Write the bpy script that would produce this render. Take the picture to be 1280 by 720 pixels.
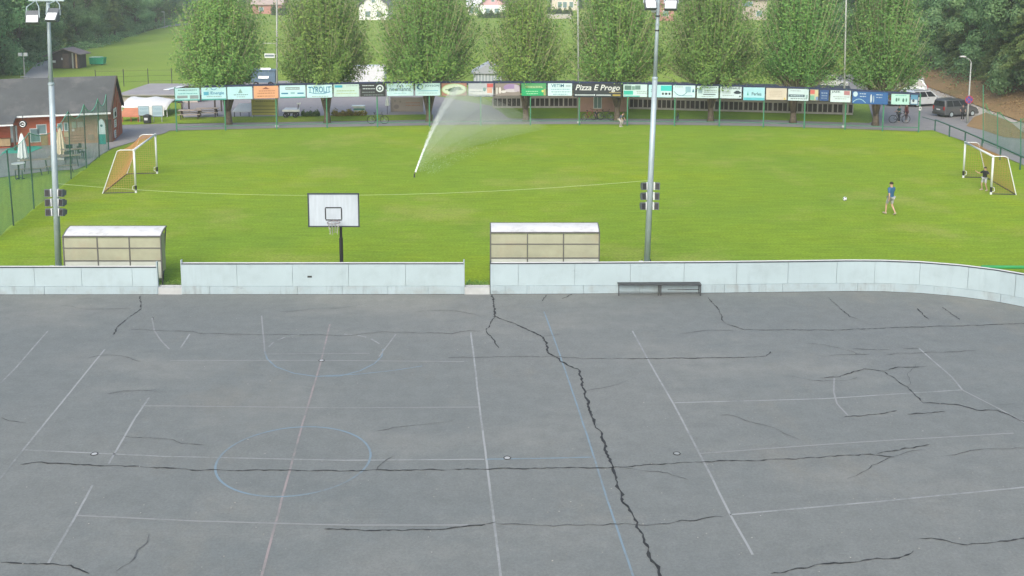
import bpy, bmesh, math, random
import numpy as np
from mathutils import Vector, Matrix

for o in list(bpy.data.objects):
    bpy.data.objects.remove(o, do_unlink=True)
SC = bpy.context.scene
COL = SC.collection
RAD = math.radians

# ------------------------------------------------------------------ camera
CAM_H = 12.0
FPX = 1300.0                 # focal length in pixels of a 1280 wide picture
PITCH = RAD(8.0)
YP = 152.7                   # picture row of the optical axis (vertical lens shift)
cd = bpy.data.cameras.new('camera')
cd.sensor_width = 36.0
cd.lens = FPX / 1280.0 * 36.0
cd.shift_y = -(360.0 - YP) / 1280.0
cd.clip_start = 0.1
cd.clip_end = 4000.0
cam = bpy.data.objects.new('camera', cd)
COL.objects.link(cam)
cam.location = (0, 0, CAM_H)
cam.rotation_euler = (RAD(90) - PITCH, 0, 0)
SC.camera = cam

# ------------------------------------------------------------------ light
SUN_EL, SUN_AZ = RAD(38), RAD(195)      # azimuth clockwise from +Y: behind the camera, to its left
w = bpy.data.worlds.new('World'); SC.world = w; w.use_nodes = True
wn = w.node_tree.nodes; wl = w.node_tree.links
for n in list(wn): wn.remove(n)
wo = wn.new('ShaderNodeOutputWorld'); bg = wn.new('ShaderNodeBackground'); sky = wn.new('ShaderNodeTexSky')
sky.sky_type = 'NISHITA'; sky.sun_disc = False
sky.sun_elevation = SUN_EL; sky.sun_rotation = SUN_AZ
sky.air_density = 1.0; sky.dust_density = 3.0; sky.ozone_density = 1.0
bg.inputs['Strength'].default_value = 0.15
wl.new(sky.outputs[0], bg.inputs[0]); wl.new(bg.outputs[0], wo.inputs[0])
sd = bpy.data.lights.new('sun', 'SUN'); sd.energy = 1.5; sd.angle = RAD(45); sd.color = (1.0, 0.95, 0.86)
sun = bpy.data.objects.new('sun', sd); COL.objects.link(sun)
sdir = Vector((math.sin(SUN_AZ)*math.cos(SUN_EL), math.cos(SUN_AZ)*math.cos(SUN_EL), math.sin(SUN_EL)))
sun.location = sdir * 60
sun.rotation_euler = (-sdir).to_track_quat('-Z', 'Y').to_euler()
vs = SC.view_settings
vs.view_transform = 'Standard'; vs.look = 'None'; vs.gamma = 1.0; vs.use_curve_mapping = False
vs.exposure = 0.78
SC.render.film_transparent = False
SC.cycles.max_bounces = 8
SC.cycles.transparent_max_bounces = 24
SC.cycles.volume_bounces = 1

# ------------------------------------------------------------------ picture -> place
_F = Vector((0, math.cos(PITCH), -math.sin(PITCH))); _U = Vector((0, math.sin(PITCH), math.cos(PITCH))); _R = Vector((1, 0, 0))
def ray(px, py):
    return _F + _R * ((px - 640.0) / FPX) - _U * ((py - YP) / FPX)
def P(px, py, z=0.0):
    d = ray(px, py); t = (z - CAM_H) / d.z
    return Vector((0, 0, CAM_H)) + d * t
def R(px, py, Y):
    d = ray(px, py); return Vector((0, 0, CAM_H)) + d * (Y / d.y)
def lerp(a, b, t): return a + (b - a) * t
def interp(x, pts):
    if x <= pts[0][0]: (x0, y0), (x1, y1) = pts[0], pts[1]
    elif x >= pts[-1][0]: (x0, y0), (x1, y1) = pts[-2], pts[-1]
    else:
        for i in range(len(pts) - 1):
            if pts[i][0] <= x <= pts[i+1][0]:
                (x0, y0), (x1, y1) = pts[i], pts[i+1]; break
    return y0 + (y1 - y0) * (x - x0) / (x1 - x0)

# ------------------------------------------------------------------ materials
def _base(name):
    m = bpy.data.materials.new(name); m.use_nodes = True
    nt = m.node_tree; b = nt.nodes['Principled BSDF']
    return m, nt, b, nt.nodes['Material Output']
def noise(nt, scale, detail=4, rough=.55, stretch=None, coord='Object'):
    tc = nt.nodes.new('ShaderNodeTexCoord'); n = nt.nodes.new('ShaderNodeTexNoise')
    n.inputs['Scale'].default_value = scale; n.inputs['Detail'].default_value = detail; n.inputs['Roughness'].default_value = rough
    if stretch:
        mp = nt.nodes.new('ShaderNodeMapping'); mp.inputs['Scale'].default_value = stretch
        nt.links.new(tc.outputs[coord], mp.inputs[0]); nt.links.new(mp.outputs[0], n.inputs['Vector'])
    else:
        nt.links.new(tc.outputs[coord], n.inputs['Vector'])
    return n.outputs['Fac']
def rng(nt, f, a, b, lo=.3, hi=.7):
    r = nt.nodes.new('ShaderNodeMapRange'); r.clamp = True
    r.inputs['From Min'].default_value = lo; r.inputs['From Max'].default_value = hi
    r.inputs['To Min'].default_value = a; r.inputs['To Max'].default_value = b
    nt.links.new(f, r.inputs['Value']); return r.outputs[0]
def mix(nt, f, a, b, mode='MIX'):
    n = nt.nodes.new('ShaderNodeMix'); n.data_type = 'RGBA'; n.blend_type = mode; n.clamp_factor = True
    for sock, v in ((n.inputs[0], f), (n.inputs[6], a), (n.inputs[7], b)):
        if isinstance(v, bpy.types.NodeSocket): nt.links.new(v, sock)
        elif isinstance(v, (int, float)): sock.default_value = v if sock == n.inputs[0] else (v, v, v, 1)
        else: sock.default_value = (*v, 1)
    return n.outputs[2]
def add_bump(nt, b, f, strength=.3, dist=.02):
    bp = nt.nodes.new('ShaderNodeBump'); bp.inputs['Strength'].default_value = strength; bp.inputs['Distance'].default_value = dist
    nt.links.new(f, bp.inputs['Height']); nt.links.new(bp.outputs[0], b.inputs['Normal'])
MATS = {}
def M(name, col, rough=.65, var=.14, scale=3.0, bump=0., metal=0., spec=.35, stretch=None, dirt=None):
    if name in MATS: return MATS[name]
    m, nt, b, out = _base(name)
    f = noise(nt, scale, 5, .6, stretch)
    c = mix(nt, 1.0, col, rng(nt, f, 1 - var, 1 + var), 'MULTIPLY')
    if dirt:
        f2 = noise(nt, dirt[1], 6, .65)
        c = mix(nt, rng(nt, f2, 0, dirt[2], .5, .72), c, dirt[0])
    nt.links.new(c, b.inputs['Base Color'])
    b.inputs['Roughness'].default_value = rough; b.inputs['Metallic'].default_value = metal
    b.inputs['Specular IOR Level'].default_value = spec
    if bump: add_bump(nt, b, noise(nt, scale * 8, 4), bump)
    MATS[name] = m
    return m

def mat_grass(name, c_dark, c_mid, c_light, tan=None, streak=True):
    m, nt, b, out = _base(name)
    big = rng(nt, noise(nt, .045, 4, .6), 0, 1, .36, .64)
    mid = rng(nt, noise(nt, .35, 5, .6), 0, 1, .3, .7)
    fine = noise(nt, 9.0, 4, .7)
    c = mix(nt, big, c_dark, c_light)
    c = mix(nt, mid, c, c_mid)
    if streak:
        st = noise(nt, .55, 4, .65, (.35, 2.6, 1))
        c = mix(nt, rng(nt, st, 0, .38, .45, .68), c, c_dark)
        st2 = noise(nt, 2.3, 3, .6, (.3, 1.6, 1))
        c = mix(nt, 1.0, c, rng(nt, st2, .86, 1.12), 'MULTIPLY')
    if tan:
        t = noise(nt, .13, 7, .7)
        c = mix(nt, rng(nt, t, 0, .7, .52, .72), c, tan)
    c = mix(nt, 1.0, c, rng(nt, fine, .72, 1.28), 'MULTIPLY')
    nt.links.new(c, b.inputs['Base Color'])
    b.inputs['Roughness'].default_value = .9; b.inputs['Specular IOR Level'].default_value = .12
    add_bump(nt, b, noise(nt, 14., 5, .7), .5, .05)
    MATS[name] = m
    return m

def mat_asphalt(name, c0, c1, stain, speck=.16, tan=None):
    m, nt, b, out = _base(name)
    big = rng(nt, noise(nt, .05, 4, .6), 0, 1, .38, .62)
    c = mix(nt, big, c0, c1)
    s = noise(nt, .14, 7, .66, (.8, 1.3, 1))
    c = mix(nt, rng(nt, s, 0, .8, .50, .72), c, stain)
    sp_ = noise(nt, .9, 6, .75, (.5, 1.1, 1)); c = mix(nt, rng(nt, sp_, 0, .32, .57, .72), c, tuple(x*.75 for x in c0))
    if tan:
        t = noise(nt, .16, 6, .7, (1.2, .8, 1))
        c = mix(nt, rng(nt, t, 0, .5, .56, .75), c, tan)
    g = noise(nt, 1.7, 6, .75)
    c = mix(nt, 1.0, c, rng(nt, g, .90, 1.10), 'MULTIPLY')
    fine = noise(nt, 16., 4, .85)
    c = mix(nt, 1.0, c, rng(nt, fine, 1 - speck, 1 + speck, .25, .75), 'MULTIPLY')
    nt.links.new(c, b.inputs['Base Color'])
    nt.links.new(rng(nt, s, .82, .62), b.inputs['Roughness']); b.inputs['Specular IOR Level'].default_value = .3
    add_bump(nt, b, noise(nt, 28., 4, .8), .35, .01)
    MATS[name] = m
    return m

def mat_paint(name, col, under, wear=.5):
    m, nt, b, out = _base(name)
    n1 = noise(nt, 3.2, 7, .8); n2 = noise(nt, .35, 4, .6)
    f = mix(nt, .5, n1, n2)
    c = mix(nt, rng(nt, f, .93, .05, wear - .07, wear + .09), under, col)
    nt.links.new(c, b.inputs['Base Color']); b.inputs['Roughness'].default_value = .75
    b.inputs['Specular IOR Level'].default_value = .25
    MATS[name] = m
    return m

def mat_leaf(name, c0, c1, c2, trans=.32, sat_obj=.12):
    m, nt, b, out = _base(name)
    at = nt.nodes.new('ShaderNodeAttribute'); at.attribute_name = 'tint'
    oi = nt.nodes.new('ShaderNodeObjectInfo')
    cr = nt.nodes.new('ShaderNodeValToRGB')
    cr.color_ramp.elements[0].color = (*c0, 1); cr.color_ramp.elements[1].color = (*c2, 1)
    e = cr.color_ramp.elements.new(.5); e.color = (*c1, 1)
    nt.links.new(at.outputs['Fac'], cr.inputs[0])
    hs = nt.nodes.new('ShaderNodeHueSaturation')
    nt.links.new(rng(nt, oi.outputs['Random'], .485, .512, 0, 1), hs.inputs['Hue'])
    nt.links.new(rng(nt, oi.outputs['Random'], 1 - sat_obj, 1 + sat_obj, 0, 1), hs.inputs['Value'])
    nt.links.new(cr.outputs[0], hs.inputs['Color'])
    tr = nt.nodes.new('ShaderNodeBsdfTranslucent'); nt.links.new(hs.outputs[0], tr.inputs[0])
    nt.links.new(hs.outputs[0], b.inputs['Base Color']); b.inputs['Roughness'].default_value = .6; b.inputs['Specular IOR Level'].default_value = .2
    ms = nt.nodes.new('ShaderNodeMixShader'); ms.inputs[0].default_value = trans
    nt.links.new(b.outputs[0], ms.inputs[1]); nt.links.new(tr.outputs[0], ms.inputs[2]); nt.links.new(ms.outputs[0], out.inputs[0])
    MATS[name] = m
    return m

def mat_net(name, col, opacity):
    m, nt, b, out = _base(name)
    b.inputs['Base Color'].default_value = (*col, 1); b.inputs['Roughness'].default_value = .8
    t = nt.nodes.new('ShaderNodeBsdfTransparent'); ms = nt.nodes.new('ShaderNodeMixShader')
    f = rng(nt, noise(nt, 1.1, 4, .6), opacity * .75, opacity * 1.25)
    nt.links.new(f, ms.inputs[0]); nt.links.new(t.outputs[0], ms.inputs[1]); nt.links.new(b.outputs[0], ms.inputs[2]); nt.links.new(ms.outputs[0], out.inputs[0])
    MATS[name] = m
    return m

GRASS = mat_grass('pitch_grass', (.148, .258, .026), (.192, .305, .024), (.255, .335, .012), (.32, .33, .085))
MEADOW = mat_grass('meadow_grass', (.165, .265, .040), (.20, .30, .045), (.235, .32, .045), (.24, .29, .08), False)
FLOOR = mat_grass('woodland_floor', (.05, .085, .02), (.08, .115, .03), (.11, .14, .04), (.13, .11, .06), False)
DRY = mat_grass('dry_grass_bank', (.20, .13, .06), (.27, .18, .09), (.33, .23, .12), (.13, .14, .05), False)
ASPH = mat_asphalt('court_asphalt', (.158, .175, .168), (.184, .195, .182), (.236, .238, .212), .2, (.222, .210, .170))
ROAD = mat_asphalt('road_asphalt', (.21, .21, .21), (.255, .25, .25), (.27, .265, .255), .1)
PAVE = mat_asphalt('plaza_paving', (.27, .25, .25), (.31, .285, .28), (.28, .26, .25), .08)
PALE = mat_asphalt('pale_path', (.40, .37, .33), (.46, .43, .38), (.38, .35, .30), .08)
CRACK = M('crack_sealant', (.032, .034, .035), .8, .4, 2.5)
HAIR_CRACK = mat_paint('hairline_crack', (.028, .029, .030), (.172, .184, .178), .50)
WHITE_LINE = mat_paint('worn_white_paint', (.32, .335, .33), (.178, .192, .185), .52)
FAINT_LINE = mat_paint('faint_white_paint', (.275, .285, .28), (.178, .192, .185), .56)
BLUE_LINE = mat_paint('worn_blue_paint', (.19, .27, .32), (.178, .192, .185), .535)
PINK_LINE = mat_paint('worn_pink_paint', (.32, .27, .26), (.178, .192, .185), .50)
BOARD = M('board_white', (.35, .44, .468), .45, .06, .6, 0, 0, .4, None, ((.26, .32, .335), .9, .45))
KICK = M('kick_plate_white', (.315, .395, .425), .55, .08, 1.2, 0, 0, .3, None, ((.25, .265, .25), 1.3, .6))
def drips(m, col, amt):          # vertical run-off stains and scuffs with a shape of their own
    nt = m.node_tree; b = nt.nodes['Principled BSDF']; src = b.inputs['Base Color'].links[0].from_socket
    f = noise(nt, 2.4, 5, .7, (1.0, 1.0, .14)); f2 = noise(nt, 1.1, 5, .7, (.6, 1, 2.2))
    c = mix(nt, rng(nt, f, 0, amt, .54, .74), src, col); c = mix(nt, rng(nt, f2, 0, amt*.7, .62, .72), c, tuple(x*.7 for x in col)); nt.links.new(c, b.inputs['Base Color'])
drips(BOARD, (.24, .29, .31), .28); drips(KICK, (.17, .18, .17), .6)
DARKRAIL = M('dark_rail', (.035, .045, .055), .5, .2, 2)
CONC = M('pale_concrete', (.40, .42, .42), .8, .1, 2.5, .2, 0, .2, None, ((.34, .34, .31), 2.0, .6))
DMETAL = M('dark_metal', (.055, .058, .060), .45, .2, 4, 0, .3)
GALV = M('galvanised_steel', (.36, .44, .47), .5, .12, 1.5, 0, .25, .4, None, ((.26, .30, .31), 1.2, .5))
GALV2 = M('thin_grey_pole', (.34, .36, .34), .55, .12, 1.5, 0, .2)
GREENP = M('green_painted_steel', (.055, .20, .115), .5, .15, 2)
GREENR = M('bright_green_rail', (.03, .26, .08), .45, .1, 2)
NAVY = M('navy_band', (.02, .032, .075), .6, .2, 2)
WPAINT = M('white_paint', (.62, .65, .66), .4, .06, 2, 0, 0, .4, None, ((.50, .50, .46), 2.2, .35))
BPAINT = M('black_paint', (.02, .02, .022), .45, .15, 3)
LENS = M('floodlight_glass', (.80, .84, .86), .12, .03, 2, 0, 0, .6)
HOUSING = M('lamp_housing', (.10, .115, .13), .5, .15, 4)
POLYC = M('tan_polycarbonate', (.315, .325, .235), .35, .12, 1.4, 0, 0, .4, None, ((.30, .22, .14), .8, .45))
POLYG = M('grey_polycarbonate', (.46, .49, .44), .35, .1, 1.4)
ROOFW = M('white_sheet_roof', (.66, .66, .645), .5, .08, 1.5, 0, 0, .3, None, ((.36, .35, .30), 2.5, .6))
NETG = mat_net('green_safety_net', (.09, .36, .25), .38)
NETG2 = mat_net('green_net_right', (.05, .30, .17), .30)
ORANGE_NET = M('orange_goal_net', (.42, .22, .09), .8, .15, 2)
CHAIN = M('chain_steel', (.40, .38, .36), .4, .1, 3, 0, .6)
RIMC = M('rim_paint', (.22, .19, .20), .5, .2, 4)
BARK = M('bark', (.14, .115, .085), .9, .3, 5, .5)
TWIG = M('pale_twig_bark', (.31, .31, .18), .85, .3, 4)
LEAF_H = mat_leaf('hornbeam_leaf', (.115, .240, .070), (.210, .380, .105), (.39, .54, .13), .5, .08)
LEAF_F = mat_leaf('forest_leaf', (.120, .240, .100), (.22, .38, .17), (.35, .49, .23), .45, .2)
LEAF_C = mat_leaf('conifer_leaf', (.085, .145, .050), (.18, .255, .085), (.32, .37, .14), .42, .2)
LEAF_B = mat_leaf('bush_leaf', (.03, .07, .02), (.07, .13, .03), (.14, .20, .05))
LEAF_Y = mat_leaf('flower_leaf', (.12, .16, .03), (.38, .26, .05), (.45, .34, .08))

# ------------------------------------------------------------------ mesh tools
class MB:
    def __init__(self): self.v = []; self.f = []
    def add(self, vs, fs):
        k = len(self.v); self.v += [tuple(v) for v in vs]; self.f += [tuple(i + k for i in f) for f in fs]; return self
    def box(self, c, s, rz=0., m=None):
        hx, hy, hz = s[0]/2, s[1]/2, s[2]/2
        vs = [Vector((x, y, z)) for z in (-hz, hz) for y in (-hy, hy) for x in (-hx, hx)]
        if rz: rm = Matrix.Rotation(rz, 3, 'Z'); vs = [rm @ v for v in vs]
        if m: vs = [m @ v for v in vs]
        c = Vector(c)
        return self.add([v + c for v in vs], [(0,2,3,1),(4,5,7,6),(0,1,5,4),(2,6,7,3),(0,4,6,2),(1,3,7,5)])
    def bar(self, a, b, wd, h=None, up=(0,0,1)):
        a, b = Vector(a), Vector(b); h = h or wd; d = (b - a)
        if d.length < 1e-6: return self
        d.normalize(); up = Vector(up)
        if abs(d.dot(up)) > .98: up = Vector((0, 1, 0))
        s = d.cross(up).normalized(); u = s.cross(d).normalized()
        vs = [p + s*x*wd/2 + u*z*h/2 for p in (a, b) for x, z in ((-1,-1),(1,-1),(1,1),(-1,1))]
        return self.add(vs, [(3,2,1,0),(4,5,6,7),(0,1,5,4),(1,2,6,5),(2,3,7,6),(3,0,4,7)])
    def tube(self, pts, r, n=8, cap=True):
        pts = [Vector(p) for p in pts]
        rs = r if isinstance(r, (list, tuple)) else [r]*len(pts)
        k = len(self.v); ref = Vector((.31, .17, .93)); prev = None
        for i, p in enumerate(pts):
            d = (pts[min(i+1, len(pts)-1)] - pts[max(i-1, 0)]).normalized()
            if prev is None:
                s = d.cross(ref)
                if s.length < .1: s = d.cross(Vector((1, 0, 0)))
            else:
                s = prev - d * prev.dot(d)
            s.normalize(); prev = s; u = d.cross(s)
            for j in range(n):
                a = 2*math.pi*j/n; self.v.append(tuple(p + (s*math.cos(a) + u*math.sin(a))*rs[i]))
        for i in range(len(pts)-1):
            for j in range(n):
                a = k + i*n + j; b = k + i*n + (j+1) % n
                self.f.append((a, b, b+n, a+n))
        if cap:
            self.f.append(tuple(k + j for j in reversed(range(n)))); e = k + (len(pts)-1)*n
            self.f.append(tuple(e + j for j in range(n)))
        return self
    def ell(self, c, r, nu=12, nv=7, lo=-1., m=None):
        c = Vector(c); r = Vector(r) if not isinstance(r, (int, float)) else Vector((r, r, r)); k = len(self.v)
        a0 = math.asin(lo)
        for i in range(nv+1):
            a = a0 + (math.pi/2 - a0)*i/nv
            for j in range(nu):
                b = 2*math.pi*j/nu
                v = Vector((math.cos(a)*math.cos(b)*r.x, math.cos(a)*math.sin(b)*r.y, math.sin(a)*r.z))
                self.v.append(tuple(c + ((m @ v) if m else v)))
        for i in range(nv):
            for j in range(nu):
                p = k + i*nu + j; q = k + i*nu + (j+1) % nu
                self.f.append((p, q, q+nu, p+nu))
        if lo > -1: self.f.append(tuple(k + j for j in reversed(range(nu))))
        return self
    def lathe(self, c, prof, n=12):
        c = Vector(c); k = len(self.v)
        for r, z in prof:
            for j in range(n):
                a = 2*math.pi*j/n; self.v.append((c.x + r*math.cos(a), c.y + r*math.sin(a), c.z + z))
        for i in range(len(prof)-1):
            for j in range(n):
                p = k + i*n + j; q = k + i*n + (j+1) % n
                self.f.append((p, q, q+n, p+n))
        self.f.append(tuple(k + j for j in reversed(range(n)))); e = k + (len(prof)-1)*n
        self.f.append(tuple(e + j for j in range(n)))
        return self
    def ring(self, c, Rr, r, ax=(0,1,0), n=20, m=5):
        c = Vector(c); ax = Vector(ax).normalized(); s = ax.orthogonal().normalized(); u = ax.cross(s)
        pts = [c + (s*math.cos(2*math.pi*i/n) + u*math.sin(2*math.pi*i/n))*Rr for i in range(n)]
        k = len(self.v)
        for i, p in enumerate(pts):
            o = (p - c).normalized()
            for j in range(m):
                a = 2*math.pi*j/m; self.v.append(tuple(p + (o*math.cos(a) + ax*math.sin(a))*r))
        for i in range(n):
            for j in range(m):
                a = k + i*m + j; b = k + i*m + (j+1) % m; c2 = k + ((i+1) % n)*m + (j+1) % m; d = k + ((i+1) % n)*m + j
                self.f.append((a, b, c2, d))
        return self
    def prism(self, poly, thick):          # poly: list of 3d points, thick: extrusion vector
        poly = [Vector(p) for p in poly]; t = Vector(thick); n = len(poly)
        return self.add(poly + [p + t for p in poly], [tuple(reversed(range(n))), tuple(range(n, 2*n))] + [(i, (i+1) % n, n + (i+1) % n, n + i) for i in range(n)])
    def sheet(self, pts):
        return self.add(pts, [tuple(range(len(pts)))])
    def strip(self, left, right):
        k = len(self.v); n = len(left)
        for a, b in zip(left, right): self.v += [tuple(a), tuple(b)]
        for i in range(n-1): self.f.append((k+2*i, k+2*i+1, k+2*i+3, k+2*i+2))
        return self
    def mesh(self, name):
        me = bpy.data.meshes.new(name); me.from_pydata(self.v, [], self.f); me.update(); return me
    def build(self, name, mat, parent=None, smooth=False, fix=False):
        me = self.mesh(name)
        if fix:
            bm = bmesh.new(); bm.from_mesh(me); bmesh.ops.recalc_face_normals(bm, faces=bm.faces); bm.to_mesh(me); bm.free()
        if smooth: me.shade_smooth()
        me.materials.append(mat)
        return link(name, me, parent)
def link(name, me, parent=None):
    o = bpy.data.objects.new(name, me); COL.objects.link(o)
    if parent: o.parent = parent
    return o
def tag(o, label, cat, group=None):
    o['label'] = label; o['category'] = cat
    if group: o['group'] = group
    return o
def thing(name, label, cat, loc=(0,0,0), rz=0., group=None):
    o = bpy.data.objects.new(name, None); COL.objects.link(o); o.location = loc; o.rotation_euler = (0, 0, rz); o.empty_display_size = .2
    return tag(o, label, cat, group)
def struct(o): o['kind'] = 'structure'; return o
def stuff(o): o['kind'] = 'stuff'; return o
_KIDS = {}
def copy_tree(o, parent=None):
    c = o.copy(); COL.objects.link(c); c.parent = parent
    for ch in list(o.children): copy_tree(ch, c)
    return c
def flat_sheet(name, pts, z, mat):
    o = MB().sheet([(p[0], p[1], z) for p in pts]).build(name, mat); return struct(o)

# ================================================================== THE SETTING
rnd = random.Random(7)
ROAD_EDGE_X = 33.0
def foot_x(Y): return 41.6 + (Y - 89.5) * .115 - (2.5 if Y < 80 else 0)
def ground_z(X, Y):
    d = X - foot_x(Y) - 1.2
    z = 0.
    if d > 0 and Y < 260:
        z = min(d * .42, 4 + d * .25, 26) * min(1, max(0, (Y - 30) / 40)) * min(1, max(0, (260 - Y) / 60))
    dl = -(X + 58 + (Y - 112) * .19) - 14          # gentle rise in the left wood
    if dl > 0: z += min(dl * .10, 9) * min(1, max(0, (Y - 60) / 50))
    if Y > 330: z += min((Y - 330) * .06, 40)
    return z
gx = sorted(set([-1500, -900, -500, -300, -220] + list(range(-180, 30, 15)) + list(range(30, 38, 2)) + list(range(38, 58, 1)) + list(range(58, 90, 3)) + list(range(90, 180, 12)) + [220, 300, 500, 900, 1500]))
gy = sorted(set([-600, -200, -60, 0, 20, 35] + list(range(40, 140, 4)) + list(range(140, 420, 14)) + [500, 700, 1000, 1600, 2600]))
g = MB()
for Y in gy:
    for X in gx: g.v.append((X, Y, ground_z(X, Y) - .03))
for i in range(len(gy)-1):
    for j in range(len(gx)-1):
        a = i*len(gx) + j; g.f.append((a, a+1, a+1+len(gx), a+len(gx)))
struct(g.build('ground', MEADOW, smooth=True))

# bank of dry grass on the right and woodland floors, laid over the ground
def drape(name, us, vs_, fn, mat, dz):
    m = MB()
    for v in vs_:
        for u in us:
            X, Y = fn(u, v); m.v.append((X, Y, ground_z(X, Y) + dz))
    n = len(us)
    for i in range(len(vs_)-1):
        for j in range(n-1):
            a = i*n + j; m.f.append((a, a+1, a+1+n, a+n))
    return struct(m.build(name, mat, smooth=True))
drape('bank', [.0, .8, 1.6, 2.4, 3.2, 4.0, 4.8], [62 + 3*i for i in range(24)], lambda u, v: (foot_x(v) + .9 + u * (1 if v > 70 else .8), v), DRY, .12)
drape('woodland_floor', [0, 3, 6, 9, 14, 20, 30, 45, 70, 100], [60 + 5*i for i in range(38)], lambda u, v: (foot_x(v) + 4.6 + u, v), FLOOR, .06)
def left_edge(Y): return -57.5 - (Y - 112) * .165
drape('forest_floor', [0, 4, 10, 20, 35, 60, 100], [70 + 8*i for i in range(32)], lambda u, v: (left_edge(v) - 3 - u, v), FLOOR, .04)

# ------------------------------------------------------------------ pitch
fence_base = [(221, 164.5), (282, 163), (346, 161.5), (409, 160), (472, 159), (537, 158), (601, 157), (663, 156.5), (724, 156.5), (784, 157), (843, 157.5), (899, 158), (954, 159), (1005, 160.5), (1056, 162), (1103, 164), (1148, 165.5)]
def fence_pt(px): return P(px, interp(px, fence_base))
left_grass = [(-80, 372), (-60, 340), (0, 296), (17, 282), (43, 261), (89, 224), (108, 210), (124, 197), (140, 187), (190, 172), (206, 167.5)]
pitch = [P(*p) for p in left_grass] + [P(x, y - 1.2) for x, y in fence_base] + [P(1160, 158), P(1168, 162)] + [Vector((33.0, 74, 0)), Vector((32.3, 60, 0)), Vector((31.5, 40, 0)), Vector((33, 30, 0))]
BY = P(640, 368).y      # line of the boards
pitch += [Vector((33, BY - 4, 0)), Vector((24, BY + .12, 0)), Vector((-32, BY + .12, 0))]
flat_sheet('football_pitch', pitch, .0, GRASS)

# ------------------------------------------------------------------ asphalt court
b3_bot = [P(613, 368), P(640, 368), P(890, 366.5), P(1012, 365), P(1060, 364.3), P(1103, 364.6), P(1149, 366.6), P(1195, 370.6), P(1240, 376.5), P(1280, 384)]
d = (b3_bot[-1] - b3_bot[-2]); stepl = 1.6; ang = math.atan2(d.y, d.x)
pt = b3_bot[-1].copy(); ext = []
while ang > -math.pi/2 + .05:
    ang -= .16; pt = pt + Vector((math.cos(ang), math.sin(ang), 0)) * stepl; ext.append(pt.copy())
for i in range(10): pt = pt + Vector((0, -2.0, 0)); ext.append(pt.copy())
b3_line = b3_bot + ext
court_poly = [(-34, 4), (pt.x, 4)] + [(p.x, p.y + .05) for p in reversed(b3_line)] + [(-34, BY + .05)]
court = flat_sheet('court', court_poly, .008, ASPH)

def ribbon(pts_px, wd, z, name, mat, parent, jitter=0., wj=0., seg=.25, seed=0):
    r = random.Random(seed + int(pts_px[0][0] * 13 + pts_px[0][1]))
    pts = [P(*p) if len(p) == 2 else Vector(p) for p in pts_px]
    fine = []
    for a, b in zip(pts[:-1], pts[1:]):
        n = max(1, int((b - a).length / seg))
        for i in range(n): fine.append(a.lerp(b, i/n))
    fine.append(pts[-1])
    L, Rr = [], []; n = len(fine); off = 0.
    for i, p in enumerate(fine):
        d = fine[min(i+1, n-1)] - fine[max(i-1, 0)]; d.z = 0; d.normalize(); s = Vector((-d.y, d.x, 0))
        off = off*.6 + r.uniform(-jitter, jitter)
        ww = wd * (1 + r.uniform(-wj, wj)) / 2
        if wj and (i == 0 or i == n-1): ww *= .25
        c = p + s*off; c.z = z
        L.append(c + s*ww); Rr.append(c - s*ww)
    o = MB().strip(L, Rr).build(name, mat, parent); return o

Z_LINE, Z_CRACK = .013, .018
white = [[(588.6,415.8),(598.4,499),(608,576),(626,719),(633,760)], [(790.6,414),(820,468),(840.6,503),(875,568.4),(912.5,643),(940.8,694)],
 [(237.3,417.8),(226,434.8)], [(186.5,497.4),(169.5,522),(136,580)], [(115.6,606.9),(95,645.4),(60.6,704.5)], [(131,437),(77,504),(30.8,560.6),(0,599),(-40,650)],
 [(843,504),(1025.6,499),(1203,487.8)], [(30.8,563),(205.5,571),(430,576),(605.6,574.6)], [(912.5,644),(1097.5,627.6),(1280,609.6),(1320,606)],
 [(1149,436),(1190,472),(1203,488)], [(60,414),(20,460),(0,480)]]
for i, l in enumerate(white): ribbon(l, .055, Z_LINE, 'painted_line', WHITE_LINE, court, .004)
faint = [[(177,507.7),(308,509),(430,510.3),(598,509.3)], [(875,567.4),(1077,553),(1267,542)], [(95,645),(250,652),(430,657),(585,657)], [(213,451),(402,451),(580,452.5)],
 [(330,443),(400,442.5),(462,442)], [(327,395),(331,440)], [(495,418),(474,446)], [(190,398),(193,414),(202,427),(212,437)], [(1043,473),(1042,490),(1046,505),(1060,520)], [(1203,488),(1250,512),(1300,540)]]
for l in faint: ribbon(l, .05, Z_LINE + .001, 'painted_line', FAINT_LINE, court, .004)
ribbon([(412.5,405.5),(401.7,451),(377.6,532),(354.5,617),(331.3,704.5),(322,740)], .055, Z_LINE + .0005, 'painted_line', PINK_LINE, court, .004)
for l in [[(680,390),(695.6,432),(713.5,483.6),(734,545),(760,627.6),(788,709.8),(800,745)], [(608,574.6),(680,573.5),(739,572)], [(400,470.5),(451,468),(492,463.5),(528,458)]]:
    ribbon(l, .048, Z_LINE + .0005, 'painted_line', BLUE_LINE, court, .004)
c0 = P(367, 576); rx = (P(462, 576) - P(272, 576)).x / 2; ry = (P(367, 534) - P(367, 621.5)).y / 2; cy = (P(367, 534).y + P(367, 621.5).y)/2
ribbon([(c0.x + rx*math.cos(a), cy + ry*math.sin(a), 0) for a in [2*math.pi*i/64 for i in range(65)]], .058, Z_LINE + .0008, 'painted_circle', BLUE_LINE, court)
ribbon([(331,440),(334,449),(345,459),(367,467),(395,471),(425,470.5),(450,464),(468,455),(477,446),(479,437)], .052, Z_LINE + .0008, 'painted_arc', BLUE_LINE, court)
for a, b in [((474,430),(464,424)),((458,422),(447,419.5)),((440,418.8),(430,418.2)),((342,428),(336,434)),((356,422),(347,425.5)),((374,418.8),(364,420.3))]:
    ribbon([a, b], .06, Z_LINE + .0006, 'painted_dash', WHITE_LINE, court)
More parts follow.
